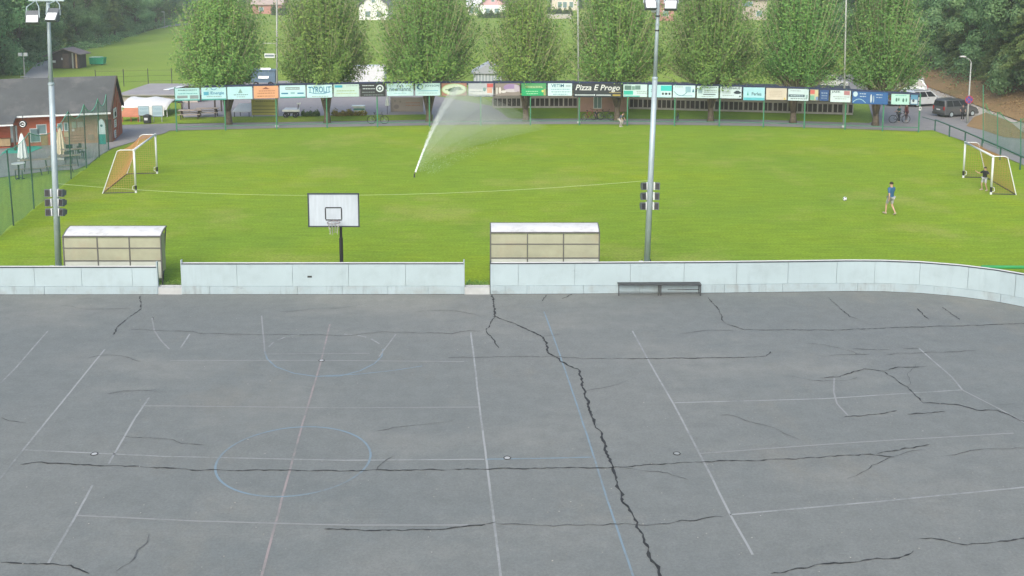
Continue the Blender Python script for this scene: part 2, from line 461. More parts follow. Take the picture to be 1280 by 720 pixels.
for x, y, c in [(402, 451, CONC), (118, 568, CONC), (634, 573, CONC), (846, 567.5, GALV2)]:
    p = P(x, y); m = MB(); m.lathe((p.x, p.y, .0145), [(.07, 0), (.07, .004)], 14); m.build('face_off_dot', c, court)
    MB().ring((p.x, p.y, .0145), .085, .012, (0, 0, 1), 18, 4).build('dot_ring', CRACK, court)
wide = [[(615,369),(618,383),(619,396),(641.6,404),(663,413),(680,422),(685,442.5),(706,455),(724,463),(729,489),(742,527),(752,545),(754.7,561),(766,584),(772,606),(778,627.6),(793,648),(803,672),(811,689),(825.6,720),(836,745)]]
for l in wide: ribbon(l, .056, Z_CRACK, 'crack', CRACK, court, .036, .7, .10)
med = [[(619,396),(608,413),(615,424),(624,436)], [(25.7,581),(46,578.6),(131,582.7),(272,589),(430,589.4),(520,588.5),(610.7,587),(700,585.5),(765,585),(820,581),(905,577),(989.6,574.6),(1077,568.5),(1100,570),(1118,572)],
 [(1097.6,568.5),(1110,565),(1128,562),(1163,557)], [(884,371.6),(898,388.5),(905,404),(930.5,412.7),(985,413),(1051,412.7),(1154,409),(1280,405),(1320,404)],
 [(1102.7,464),(1118,474),(1133.5,484.7),(1154,504),(1200,506.8),(1221,513.5),(1246.6,513.5),(1275,526),(1300,533)], [(1025.6,473.4),(1046,472),(1079.6,461.5),(1102.7,464),(1123,459.5),(1159,459)],
 [(1148,673.8),(1164,672.8),(1203,681.5),(1240,679),(1280,674.8),(1310,671)], [(964,719),(1025.6,707),(1080,702),(1123,698),(1141,689)], [(405,662.5),(503,663.5),(569.6,661),(595,657),(621,654)],
 [(1035,371.6),(1050,386),(1061.6,396),(1072,399)], [(0,704.5),(36,704.5),(87,708.6),(113,717)], [(174.7,370.5),(177,386),(164,395),(149,406.5),(141,419)],
 [(760,448.7),(820,448.7),(912.5,447.7),(958.8,446),(964,440)], [(1054,521.7),(1097.6,518.6),(1120.7,513.5)], [(1134.6,518.6),(1160,516.5),(1182,515)],
 [(1146,386),(1160,400)], [(1178,384.4),(1199,400)], [(677,377),(683,369)], [(703,374),(716,368)]]
for l in med: ribbon(l, .032, Z_CRACK, 'crack', CRACK, court, .03, .8, .10)
thin = [[(77,382),(108,387),(164,386)], [(162,412.7),(241,414),(257,418),(340,419),(430,419.4),(472,416),(510.5,415),(564.5,418),(582.5,414),(605.6,414)], [(190,396),(193,404)],
 [(1028,446.6),(1048.7,443.5),(1087,444)], [(1108,443.5),(1160,441),(1220,438.4)], [(1066.7,436.4),(1090,438),(1113,438.4)], [(1128,436),(1149,436)], [(851,417),(880,414),(917.7,412.7)],
 [(1241.5,505.7),(1268.7,504.7)], [(144,714.7),(169.5,699),(182,678.8),(184,668.5)], [(0,523.6),(31,530)], [(133.6,492.8),(150,489),(195,487.7)], [(621,654),(700,657),(800,656),(905,648)],
 [(472,589),(478,580),(490,571)], [(681,421),(700,418)], [(560,448),(640,446),(760,448.7)]]
for l in thin: ribbon(l, .028, Z_CRACK - .001, 'crack', HAIR_CRACK, court, .05, .6, .15)

rc_ = random.Random(61)                       # finer branching cracks that wander over the slab
for x, y, a0, n in ((150, 545, -.3, 8), (470, 540, .4, 7), (900, 520, .2, 9), (985, 470, -.4, 8), (1060, 600, .3, 10), (1180, 570, -.2, 9), (1010, 430, .5, 6), (350, 390, .1, 9), (520, 390, -.1, 8), (100, 450, .6, 7), (729, 489, .5, 6), (766, 584, -.6, 7), (1133, 484, .3, 6)):
    p = P(x, y); pts = [p.copy()]; a = a0
    for i in range(n): a += rc_.uniform(-.55, .55); p = p + Vector((math.cos(a), math.sin(a), 0))*rc_.uniform(.18, .45); pts.append(p.copy())
    ribbon([tuple(q) for q in pts] if False else [(q.x, q.y, 0.) for q in pts], .018, Z_CRACK - .002, 'crack', HAIR_CRACK, court, .03, .7, .12)
gr_ = MB()
for i in range(420):                            # grit, leaves and flakes lying on the asphalt
    p = P(rc_.uniform(0, 1280), rc_.uniform(372, 720)); q = rc_.uniform(.010, .026); a = rc_.uniform(0, 3.14)
    dx, dy = Vector((math.cos(a), math.sin(a), 0))*q, Vector((-math.sin(a), math.cos(a), 0))*q*rc_.uniform(.4, 1)
    b_ = Vector((p.x, p.y, .02)); gr_.add([b_ - dx, b_ - dy, b_ + dx, b_ + dy, b_ + Vector((0, 0, q*.5))], [(0, 1, 4), (1, 2, 4), (2, 3, 4), (3, 0, 4)])
stuff(gr_.build('grit', M('pale_grit', (.30, .30, .28), .9, .5, 1.5), court))

# ------------------------------------------------------------------ paths, plaza, road
def fence_off(px, dy): return P(px, interp(px, fence_base) + dy)
xs = [150, 206, 260, 346, 472, 601, 724, 843, 954, 1056, 1150]
path = [fence_off(x, -1.4) for x in xs] + [P(1150, 150)] + [fence_off(x, -9.3) for x in reversed(xs)]
flat_sheet('footpath', path, .006, ROAD)
patio = [P(-120, 300), P(-60, 250), P(0, 222), P(60, 214), P(95, 212), P(112, 205), P(124, 195), P(140, 185.5), P(190, 170.5), P(206, 166.5), P(222, 158), P(222, 152.5), P(150, 152.5), Vector((-60, 100, 0)), Vector((-75, 70, 0))]
flat_sheet('patio', patio, .012, ROAD)
plaza = [P(228, 149), P(300, 147.5), P(420, 145), P(530, 143), P(542, 152), P(640, 152), P(618, 133), P(540, 119), P(540, 101), P(330, 101), P(228, 108)]
flat_sheet('plaza', plaza, .010, PAVE)
road = [P(1068, 159.5), P(1150, 163.3), P(1166, 163), Vector((33.2, 74, 0)), Vector((32.5, 60, 0)), Vector((32, 30, 0)), Vector((42, 30, 0)), Vector((40, 66, 0)), Vector((41.2, 86, 0)), Vector((43.4, 105, 0)), Vector((45.6, 126, 0)), Vector((38, 128, 0)), P(1085, 128), P(1092, 152)]
flat_sheet('road', road, .016, ROAD)
flat_sheet('pale_track', [Vector((foot_x(y) - 2.0, y, 0)) for y in (80, 86, 95, 108, 128)] + [Vector((foot_x(y) + 1.15, y, 0)) for y in (128, 108, 95, 86, 80)], .03, PALE)
flat_sheet('dry_patch', [P(1208, 158), P(1217, 147), P(1232, 141), P(1262, 152), P(1290, 175), P(1255, 172), P(1228, 163)], .034, DRY)
pl = [(38, 112), (47, 92), (58, 80), (84, 66), (112, 52), (150, 43), (200, 34), (250, 27)]
Lf, Rf = [], []
for i, (x, y) in enumerate(pl):
    wpx = lerp(16, 5, i/7); Lf.append(P(x - wpx, y)); Rf.append(P(x + wpx, y + .3))
m = MB(); m.strip([(p.x, p.y, .02) for p in Lf], [(p.x, p.y, .02) for p in Rf]); struct(m.build('gravel_lane', mat_asphalt('lane_gravel', (.33, .32, .31), (.38, .37, .35), (.34, .33, .31), .08)))

# ================================================================== RINK BOARDS
def along(line, s):
    acc = 0.
    for a, b in zip(line[:-1], line[1:]):
        l = (b - a).length
        if acc + l >= s: return a.lerp(b, (s - acc)/l), (b - a).normalized()
        acc += l
    return line[-1].copy(), (line[-1] - line[-2]).normalized()
def line_len(line): return sum((b - a).length for a, b in zip(line[:-1], line[1:]))
def s_at_px(line, px):
    acc = 0.; best = (1e9, 0)
    L = line_len(line); n = 1500
    for i in range(n+1):
        s = L*i/n; p, _ = along(line, s)
        dpt = p - Vector((0, 0, CAM_H)); x = 640 + FPX * dpt.x / dpt.dot(_F)
        if abs(x - px) < best[0]: best = (abs(x - px), s)
    return best[1]
def panel_mesh(line, s0, s1, z0, z1, t, off=0.):
    n = max(1, int((s1 - s0)/.45)); mb = MB(); k = 0; rows = []
    for i in range(n+1):
        p, d = along(line, lerp(s0, s1, i/n)); nrm = Vector((-d.y, d.x, 0))
        a = p + nrm*off; b = p + nrm*(off + t)
        rows.append(len(mb.v)); mb.v += [(a.x, a.y, z0), (a.x, a.y, z1), (b.x, b.y, z1), (b.x, b.y, z0)]
    for i in range(n):
        a, b = rows[i], rows[i+1]
        for j in range(4): mb.f.append((a+j, b+j, b+(j+1) % 4, a+(j+1) % 4))
    mb.f.append((rows[0]+0, rows[0]+1, rows[0]+2, rows[0]+3)); mb.f.append((rows[-1]+3, rows[-1]+2, rows[-1]+1, rows[-1]+0))
    return mb
def rink_board(label, line, seams, kicks, h, s_end=None):
    t = thing('rink_board', label, 'rink board')
    S = [s_at_px(line, x) for x in seams]
    if s_end:
        s = S[-1]
        while s + 2.0 < s_end: s += 2.0; S.append(s)
    kz = .33
    r = random.Random(int(seams[0]))
    for a, b in zip(S[:-1], S[1:]):
        panel_mesh(line, a + .006, b - .006, kz + .006, h - .032, .035, .02 + r.uniform(-.006, .006)).build('panel', BOARD, t, fix=True)
    K = [s_at_px(line, x) for x in kicks]
    if s_end:
        s = K[-1]
        while s + 3.0 < s_end: s += 3.0; K.append(s)
        K[-1] = S[-1]
    for a, b in zip(K[:-1], K[1:]):
        panel_mesh(line, a + .006, b - .006, .02, kz, .05, r.uniform(-.006, .004)).build('kick_plate', KICK, t, fix=True)
    panel_mesh(line, S[0], S[-1], .0, h - .055, .05, .075).build('backing', KICK, t, fix=True)
    panel_mesh(line, S[0], S[-1], h - .03, h, .06, .005).build('dark_top_rail', DARKRAIL, t, fix=True)
    panel_mesh(line, S[0], S[-1], h - .03, h + .022, .05, .068).build('cap', WPAINT, t, fix=True)
    panel_mesh(line, S[0], S[-1], .003, .019, .03, -.012).build('bottom_gap', CRACK, t, fix=True)
    s = S[0] + .3
    while s < S[-1]:
        p, d = along(line, s); nrm = Vector((-d.y, d.x, 0)); c = p + nrm*.30
        MB().bar((c.x, c.y, 0), (p + nrm*.13) + Vector((0, 0, h - .1)), .05).build('brace', GALV, t); s += 2.0
    return t, S
HB = CAM_H - (P(640, 329.5) - Vector((0,0,CAM_H))).length * 0 - 0
def height_for(pt, py):          # height above ground at pt that shows at picture row py
    return R(640, py, pt.y).z
straight = [P(-260, 368.6), P(0, 368.6), P(580, 368.2)]
h1 = height_for(P(100, 368.6), 334); h2 = height_for(P(400, 368.3), 329.5); h3 = height_for(P(700, 368), 329.3)
bd1, S1 = rink_board('white rink board section left of the dugout gap, in front of the left floodlight mast', straight, [-240, -180, -120, -60, -14, 44, 103, 166, 197], [-240, -100, 56, 197], h1)
bd2, S2 = rink_board('white rink board section between the two gaps, below the basketball hoop', straight, [228, 297, 366, 436, 507, 580], [228, 262, 372, 428, 485, 535, 580], h2)
pm_ = P(387, 368.3); mk_ = R(387, 346, pm_.y)
MB().box((mk_.x, pm_.y + .012, mk_.z), (.17, .008, .07)).build('scuff', CRACK, bd2)
bd3, S3 = rink_board('long white rink board section curving away at the right, behind the dark bench', b3_line, [613, 647.5, 718, 787.5, 854.5, 920, 984, 1045, 1092, 1149, 1208, 1267], [613, 631, 659, 729, 800, 905, 978, 1072, 1167, 1250], h3, line_len(b3_line))
for bd, line, s in ((bd1, straight, S1[-1]), (bd2, straight, S2[0]), (bd2, straight, S2[-1]), (bd3, b3_line, S3[0])):
    p, d = along(line, s); MB().box((p.x, p.y + .08, (h2 + .1)/2), (.05, .12, h2 + (.16 if bd is bd2 else .03))).build('end_post', DARKRAIL if bd is bd3 else GALV, bd)
for x0, x1, lab in ((197, 228, 'white concrete sill in the left gap of the boards, beside the dugout legs'), (580, 613, 'white concrete sill in the gap of the boards left of the middle dugout')):
    a, b = P(x0, 368.4), P(x1, 368.4); m = MB()
    m.box(((a.x + b.x)/2, a.y + .1, .14), (b.x - a.x - .06, .16, .28)); m.box(((a.x + b.x)/2, a.y + .20, .30), (b.x - a.x - .06, .05, .035))
    tag(m.build('sill', CONC), lab, 'sill')

# ================================================================== BENCH
a, b = P(771, 365.8), P(874, 365.8); L = (b - a).length
t = thing('bench', 'long low dark metal bench standing in front of the white boards', 'bench', (a.x, a.y - .05, .008))
BD, BH = .40, .44
for i in range(3): MB().box((L/2, -BD + .065 + i*.135, BH - .015), (L, .118, .03)).build('slat', DMETAL, t)
for x in (.03, L*.485, L*.515, L - .03):
    for y in (-BD + .04, -.04): MB().bar((x, y, 0), (x, y, BH - .032), .035).build('leg', DMETAL, t)
    MB().bar((x, -BD + .06, BH - .05), (x, -.06, BH - .05), .03).build('crossbar', DMETAL, t)
for y in (-BD + .04, -.04):
    for x0, x1 in ((.05, L*.485 - .02), (L*.515 + .02, L - .05)): MB().bar((x0, y, .14), (x1, y, .14), .022).build('stretcher', DMETAL, t)

# ================================================================== BASKETBALL HOOP
YB = P(427, 352).y
t = thing('basketball_hoop', 'white basketball backboard with black border on a black pole behind the boards', 'basketball hoop')
base = R(427, 330, YB); base.z = 0; tl = R(384.5, 241.5, YB - .45); br = R(449.5, 283.5, YB - .45)
W, Hh = br.x - tl.x, tl.z - br.z; cx, cz = (tl.x + br.x)/2, (tl.z + br.z)/2; yb = YB - .45
MB().box((cx, yb, cz), (W, .03, Hh)).build('backboard', M('backboard_white', (.42, .48, .53), .4, .08, 1.5, 0, 0, .4, (8, 1, .8), ((.33, .38, .41), 1.4, .4)), t)
for nm, c_, s_ in (('border', (cx, yb - .018, tl.z - .02), (W + .02, .04, .05)), ('border', (cx, yb - .018, br.z + .02), (W + .02, .04, .05)), ('border', (tl.x + .02, yb - .018, cz), (.05, .038, Hh - .06)), ('border', (br.x - .02, yb - .018, cz), (.05, .038, Hh - .06))):
    MB().box(c_, s_).build(nm, DARKRAIL, t)
sq0, sq1 = R(406.8, 259.5, yb), R(427.3, 274.8, yb)
sm = MB()
for c_, s_ in (((((sq0.x + sq1.x)/2), yb - .019, sq0.z), (sq1.x - sq0.x, .008, .045)), (((sq0.x + sq1.x)/2, yb - .019, sq1.z), (sq1.x - sq0.x, .008, .045)), ((sq0.x, yb - .019, (sq0.z + sq1.z)/2), (.045, .008, sq0.z - sq1.z - .05)), ((sq1.x, yb - .019, (sq0.z + sq1.z)/2), (.045, .008, sq0.z - sq1.z - .05))): sm.box(c_, s_)
sm.build('target_square', BPAINT, t)
rc = R(417, 278, yb - .42); rr = .245
rim = MB().ring(rc, rr, .014, (0, 0, 1), 26, 6).build('rim', RIMC, t)
MB().bar((rc.x - .09, yb - .02, rc.z), (rc.x - .05, rc.y + rr, rc.z), .03).build('rim_bracket', RIMC, rim)
MB().bar((rc.x + .09, yb - .02, rc.z), (rc.x + .05, rc.y + rr, rc.z), .03).build('rim_bracket', RIMC, rim)
nm = MB(); n = 10; lv = [(rr, 0), (rr*.85, -.12), (rr*.7, -.24), (rr*.62, -.36), (rr*.66, -.46)]
rj = random.Random(4)
for i in range(n):
    for sgn in (0, 1):
        pts = []
        for k, (r_, dz) in enumerate(lv):
            a_ = 2*math.pi*(i + (.5 if (k % 2) == sgn else 0))/n
            pts.append(rc + Vector((r_*math.cos(a_), r_*math.sin(a_), dz + rj.uniform(-.02, .02))))
        nm.tube(pts[: rj.choice((4, 5, 5))], .006, 4)
nm.build('chain_net', CHAIN, t)
px_ = base.x
MB().tube([(px_, YB, 0), (px_, YB, br.z - .55)], .075, 12).build('pole', BPAINT, t)
MB().tube([(px_, YB, br.z - .56), (px_, YB, br.z + .15)], .055, 12).build('upper_pole', BPAINT, t)
MB().bar((px_, YB, br.z + .1), (px_, yb + .03, cz), .07).build('arm', BPAINT, t)
MB().bar((px_ - .5, yb + .05, cz), (px_ + .35, yb + .05, cz), .05).build('support_frame', BPAINT, t)
MB().box((px_, YB, .03), (.4, .4, .06)).build('base_plate', BPAINT, t)

# ================================================================== FLOODLIGHT MASTS
def floodlight(parent, c, wd, hd, tilt, yaw=0.):
    mt = Matrix.Rotation(yaw, 3, 'Z') @ Matrix.Rotation(tilt, 3, 'X')
    h = MB(); h.box(c, (wd, .16, hd), m=mt); h.box(Vector(c) + mt @ Vector((0, .12, 0)), (wd*.75, .12, hd*.7), m=mt)
    for i in range(5): h.box(Vector(c) + mt @ Vector(((i - 2)*wd*.15, .2, 0)), (.012, .08, hd*.65), m=mt)
    f = h.build('floodlight', HOUSING, parent)
    return f, mt
def mast(label, base_px, top_px, box_rows, box_dx, lamps, collar_y):
    b0 = P(*base_px); Y = b0.y; b0.z = 0; t0 = R(top_px[0], top_px[1], Y)
    t = thing('floodlight_mast', label, 'floodlight', b0)
    T = t0 - b0
    col = R(top_px[0], collar_y, Y).z / T.z
    MB().tube([(0,0,0), T*col], [.13, .105], 14).build('lower_shaft', GALV, t, smooth=True)
    MB().tube([T*(col - .006), T*col, T*(col + .003)], [.122, .122, .09], 14).build('collar', GALV, t)
    MB().tube([T*col, T], [.088, .062], 12).build('upper_shaft', GALV, t, smooth=True)
    MB().box((0, 0, .03), (.5, .5, .06)).build('base_plate', GALV, t)
    for i in range(4): MB().tube([(.18*(1 if i % 2 else -1), .18*(1 if i > 1 else -1), .05), (.18*(1 if i % 2 else -1), .18*(1 if i > 1 else -1), .22)], .02, 6).build('bolt', DMETAL, t)
    MB().box((-.26, -.1, .12), (.16, .14, .2)).build('switch_box', WPAINT, t)
    for y in box_rows:
        for sx in (-1, 1):
            z = R(top_px[0], y, Y).z; fr = z / T.z; c = Vector((T.x*fr + sx*box_dx, -.12, z))
            f, mt = floodlight(t, c, .19, .30, RAD(-8), RAD(sx*-12))
            MB().box(c + mt @ Vector((0, -.09, 0)), (.14, .02, .24), m=mt).build('lens', BPAINT, f)
            MB().box((T.x*fr + sx*(box_dx - .135), -.08, z), (.05, .1, .32)).build('bracket', WPAINT, f)
            MB().bar((T.x*fr, 0, z), (T.x*fr + sx*(box_dx - .12), -.06, z), .05).build('arm', GALV, f)
    arm_z = T.z - .15
    xs_ = [l[0] for l in lamps]
    wpts = []
    for (x, y, wd, hd, yaw) in lamps:
        q = R(x, y, Y - .5) - b0; wpts.append(q.x)
        f, mt = floodlight(t, q, wd, hd, RAD(-32), yaw)
        MB().box(q + mt @ Vector((0, -.09, -hd*.18)), (wd*.86, .02, hd*.55), m=mt).build('lens', LENS, f)
        top = Vector((q.x, -.15, arm_z))
        MB().tube([q + Vector((-wd*.55, 0, 0)), q + Vector((-wd*.5, .05, hd*.75)), top, q + Vector((wd*.5, .05, hd*.75)), q + Vector((wd*.55, 0, 0))], .022, 6).build('yoke', GALV, f)
    MB().bar((min(wpts) - .3, -.1, arm_z + .02), (max(wpts) + .3, -.1, arm_z + .02), .08).build('crossarm', GALV, t)
    return t, b0, T, Y
mL, bL, TL, YL = mast('grey floodlight mast at the left edge, behind the left rink boards', (73.5, 338), (59.5, -4), (240.5, 252.5, 264.5), .285, [(41, 22, .48, .55, RAD(12)), (66.5, 19, .5, .55, RAD(-14))], 104)
mR, bR, TR, YR = mast('grey floodlight mast in the middle right, behind the boards next to the bench', (808.5, 332), (823.5, -12), (232, 244.5, 256.8), .285, [(812.5, 3.5, .46, .6, RAD(8)), (839, 4, .5, .62, RAD(-16))], 97)
for i, y in enumerate((20, 30.5, 38)):
    z = R(820, y, YR).z; c = TR * (z/TR.z); MB().tube([c - Vector((0,0,.03)), c + Vector((0,0,.03))], .10, 10).build('clamp_band', DMETAL if i != 1 else GALV, mR)
z = R(818, 12, YR).z; c = TR * (z/TR.z); sp = MB(); sp.lathe(c + Vector((-.2, -.2, -.12)), [(.04, 0), (.10, .05), (.10, .16), (.05, .22)], 10); sp.bar(c, c + Vector((-.2, -.15, 0)), .04); sp.build('camera_dome', WPAINT, mR)
pA = R(66, 229, YL); pB = R(812, 225.5, YR - .1); pts = []
for i in range(41):
    u = i/40; p = pA.lerp(pB, u); p.z -= 4*u*(1-u) * (.62 - .12*u); pts.append(p)
tag(MB().tube(pts, .0036, 5).build('cable', M('pale_cable', (.55, .66, .42), .5, .05)), 'thin pale cable slung between the two floodlight masts', 'cable')

# ================================================================== DUGOUTS
DUGF = M('dugout_frame', (.10, .10, .095), .55, .15, 3)
def dugout(label, x0, x1, ybase, y_near, y_far, xfar0, xfar1, seams, mid_y, low_y):
    g0, g1 = P(x0, ybase), P(x1, ybase); Y = g0.y; g0.z = g1.z = 0
    L = g1.x - g0.x; DEP = 1.25
    t = thing('dugout', label, 'dugout', (g0.x, Y, 0))
    zb = R(x0, y_near, Y).z; zf = R(x0, y_far, Y + DEP).z
    o = Vector((g0.x, Y, 0)); dx0 = R(xfar0, y_far, Y + DEP).x - g0.x; dx1 = R(xfar1, y_far, Y + DEP).x - g1.x
    roof = MB(); seg = []; n = 6
    for i in range(n+1):
        u = i/n; zz = lerp(zb, zf, u) + .05*math.sin(math.pi*u); seg.append((lerp(0, dx0, u), L + lerp(0, dx1, u), u*DEP, zz))
    for thk in (0,):
        lo = [(Vector((a, y, z)), Vector((b, y, z))) for a, b, y, z in seg]
        k = 0
        for a, b in lo: roof.v += [tuple(a), tuple(b), tuple(a + Vector((0,0,.03))), tuple(b + Vector((0,0,.03)))]
        for i in range(n):
            q = 4*i; roof.f += [(q, q+1, q+5, q+4), (q+2, q+6, q+7, q+3), (q, q+4, q+6, q+2), (q+1, q+3, q+7, q+5)]
        roof.f += [(0, 2, 3, 1), (4*n, 4*n+1, 4*n+3, 4*n+2)]
    roof.build('roof', ROOFW, t, fix=True)
    edge = MB()
    edge.bar((-.02, -.02, zb + .01), (L + .02, -.02, zb + .01), .04, .07); edge.build('roof_edge', DUGF, t)
    MB().bar((dx0 - .02, DEP + .02, zf + .01), (L + dx1 + .02, DEP + .02, zf + .01), .04, .06).build('roof_edge', DUGF, t)
    for dd, xx in ((dx0, 0), (dx1, L)): MB().tube([(xx + lerp(0, dd, i/n), DEP*i/n, lerp(zb, zf, i/n) + .05*math.sin(math.pi*i/n) + .015) for i in range(n+1)], .028, 6).build('roof_edge', DUGF, t)
    zm = R(x0, mid_y, Y).z; zl = R(x0, low_y, Y).z
    sx = [0] + [R(s, 310, Y).x - g0.x for s in seams] + [L]
    for a, b in zip(sx[:-1], sx[1:]):
        MB().box(((a+b)/2, 0, (zb + zm)/2 - .02), (b - a - .05, .02, zb - zm - .06)).build('panel', POLYC, t)
        MB().box(((a+b)/2, 0, (zm + zl)/2), (b - a - .05, .02, zm - zl - .045)).build('panel', POLYC, t)
        MB().box(((a+b)/2, 0, (zl + .28)/2), (b - a - .05, .02, zl - .28 - .05)).build('panel', POLYG, t)
    for s in sx: MB().bar((s, -.005, 0), (s, -.005, zb - .03), .045).build('post', DUGF, t)
    for z_ in (zm, zl, .26): MB().bar((.025, -.012, z_), (L - .025, -.012, z_), .04, .035).build('rail', DUGF, t)
    for xx, dd in ((0, dx0), (L, dx1)):
        MB().bar((xx + dd*.9, DEP*.45, 0), (xx + dd, DEP*.95, zf - .04), .04).build('front_post', DUGF, t)
        MB().box((xx + dd*.2, DEP*.24, (zb + .35)/2 + .1), (.015, DEP*.42, zb - .5)).build('side_panel', POLYC, t)
        MB().bar((xx, 0, .45), (xx + dd*.6, DEP*.5, .45), .04).build('side_rail', DUGF, t)
    MB().box((L/2, .38, .45), (L - .15, .32, .035)).build('bench_seat', M('bench_wood', (.32, .24, .14), .7, .2, 3), t)
    return t
dugout('white roofed dugout with tan panels behind the left end of the boards', 82.5, 203.5, 357, 296, 283.5, 87.5, 207.5, (122, 162), 310, 326)
dugout('white roofed dugout with tan panels in the middle, right of the boards gap', 613.5, 748.5, 355.5, 291.2, 279.5, 613, 747, (659.3, 704.3), 305, 322.5)

# ================================================================== GOALS
def goal(label, nb, fb, ntop, side, back_px, topback_px):
    A, B = P(*nb), P(*fb); A.z = B.z = 0
    h = R(ntop[0], ntop[1], A.y).z
    t = thing('football_goal', label, 'goal', A)
    D = (B - A); u = D.normalized(); out = Vector((u.y, -u.x, 0)) * (1 if side > 0 else -1)
    if out.x * side < 0: out = -out
    dep = abs((P(*back_px) - A).x); dtop = abs((R(topback_px[0], topback_px[1], A.y) - A).x)
    r = .06
    Z = Vector((0, 0, 1))
    for o in (Vector(), D):
        pst = MB(); pst.tube([o + Z*.42, o + Z*(h + r)], r, 12); pst.build('post', WPAINT, t, smooth=True)
        MB().tube([o + Z*.14, o + Z*.42], r*1.05, 12).build('post_foot', BPAINT, t)
        MB().tube([o, o + Z*.14], r, 12).build('post_socket', WPAINT, t)
        MB().tube([o + Z*.12, o + Z*.2 + out*.18, o + Z*.38 + out*.16, o + Z*.45], .018, 6).build('wheel_bracket', WPAINT, t)
        MB().tube([o + Z*h, o + Z*(h + .01) + out*(dtop*.8), o + Z*(h - .06) + out*dtop, o + out*dep], .028, 8).build('net_stay', WPAINT, t)
        MB().tube([o + out*r + Z*.03, o + out*dep + Z*.03], .025, 8).build('ground_bar', DMETAL, t)
    MB().tube([Z*h - u*r, D + Z*h + u*r], r, 12).build('crossbar', WPAINT, t, smooth=True)
    MB().tube([out*dep + Z*.03, D + out*dep + Z*.03], .025, 8).build('ground_bar', DMETAL, t)
    # net: real strands
    net = MB(); cell = .125; sw = .0105
    def strand(pts): net.tube(pts, sw/2, 3, False)
    prof = [Z*h, Z*(h - .03) + out*dtop, Z*(h*.45) + out*lerp(dtop, dep, .50), out*dep + Z*.05]
    ln = [0]
    for a, b in zip(prof[:-1], prof[1:]): ln.append(ln[-1] + (b-a).length)
    def pa(s, w_):
        for i in range(3):
            if s <= ln[i+1] or i == 2:
                q = prof[i].lerp(prof[i+1], min(1, (s - ln[i])/(ln[i+1]-ln[i]))); break
        sag = .16*math.sin(math.pi*w_)*math.sin(math.pi*min(1, s/ln[-1]))
        return q + D*w_ - out*sag*.8 - Z*sag*.5
    nW = int(D.length/cell); nS = int(ln[-1]/cell)
    for i in range(nW+1): strand([pa(ln[-1]*k/10, i/nW) for k in range(11)])
    for j in range(nS+1): strand([pa(ln[-1]*j/nS, k/8) for k in range(9)])
    for o in (Vector(), D):
        k = int(h/cell)
        for j in range(1, k+1):
            z = h*j/k; xm = lerp(dep, dtop, z/h); strand([o + Z*z, o + Z*z + out*xm])
        k2 = int(dep/cell)
        for j in range(1, k2):
            x = dep*j/k2; zt = h if x <= dtop else h*(dep - x)/(dep - dtop); strand([o + out*x, o + out*x + Z*zt])
    stuff(net.build('net', ORANGE_NET, t))
    return t
goal('white football goal with orange net on the left side of the pitch', (170, 241), (196.5, 217), (170, 187.5), -1, (128, 242), (147, 187.5))
goal('white football goal with orange net at the right, a child in front', (1238.5, 243), (1204, 222), (1240.5, 195.5), 1, (1271, 244), (1259, 196))

# ================================================================== HORNBEAMS AND OTHER TREES
def leaf_mesh(name, C, N, S, tint, mat, aspect=.62):
    n = len(C)
    N = N / np.linalg.norm(N, axis=1, keepdims=True)
    rs = np.random.RandomState(n % 1000 + 3)
    T = rs.normal(size=(n, 3)); T -= N * (T*N).sum(1, keepdims=True); T /= np.linalg.norm(T, axis=1, keepdims=True)
    B = np.cross(N, T)
    S = S[:, None]
    V = np.stack([C - T*S, C + B*S*aspect + N*S*.15, C + T*S, C - B*S*aspect + N*S*.15], 1).reshape(-1, 3).astype(np.float32)
    me = bpy.data.meshes.new(name)
    me.vertices.add(4*n); me.vertices.foreach_set('co', V.ravel())
    me.loops.add(4*n); me.loops.foreach_set('vertex_index', np.arange(4*n, dtype=np.int32))
    me.polygons.add(n); me.polygons.foreach_set('loop_start', np.arange(0, 4*n, 4, dtype=np.int32)); me.polygons.foreach_set('loop_total', np.full(n, 4, dtype=np.int32))
    a = me.attributes.new('tint', 'FLOAT', 'POINT'); a.data.foreach_set('value', np.repeat(np.clip(tint, 0, 1), 4).astype(np.float32))
    me.update(calc_edges=True); me.validate(); me.materials.append(mat)
    return me

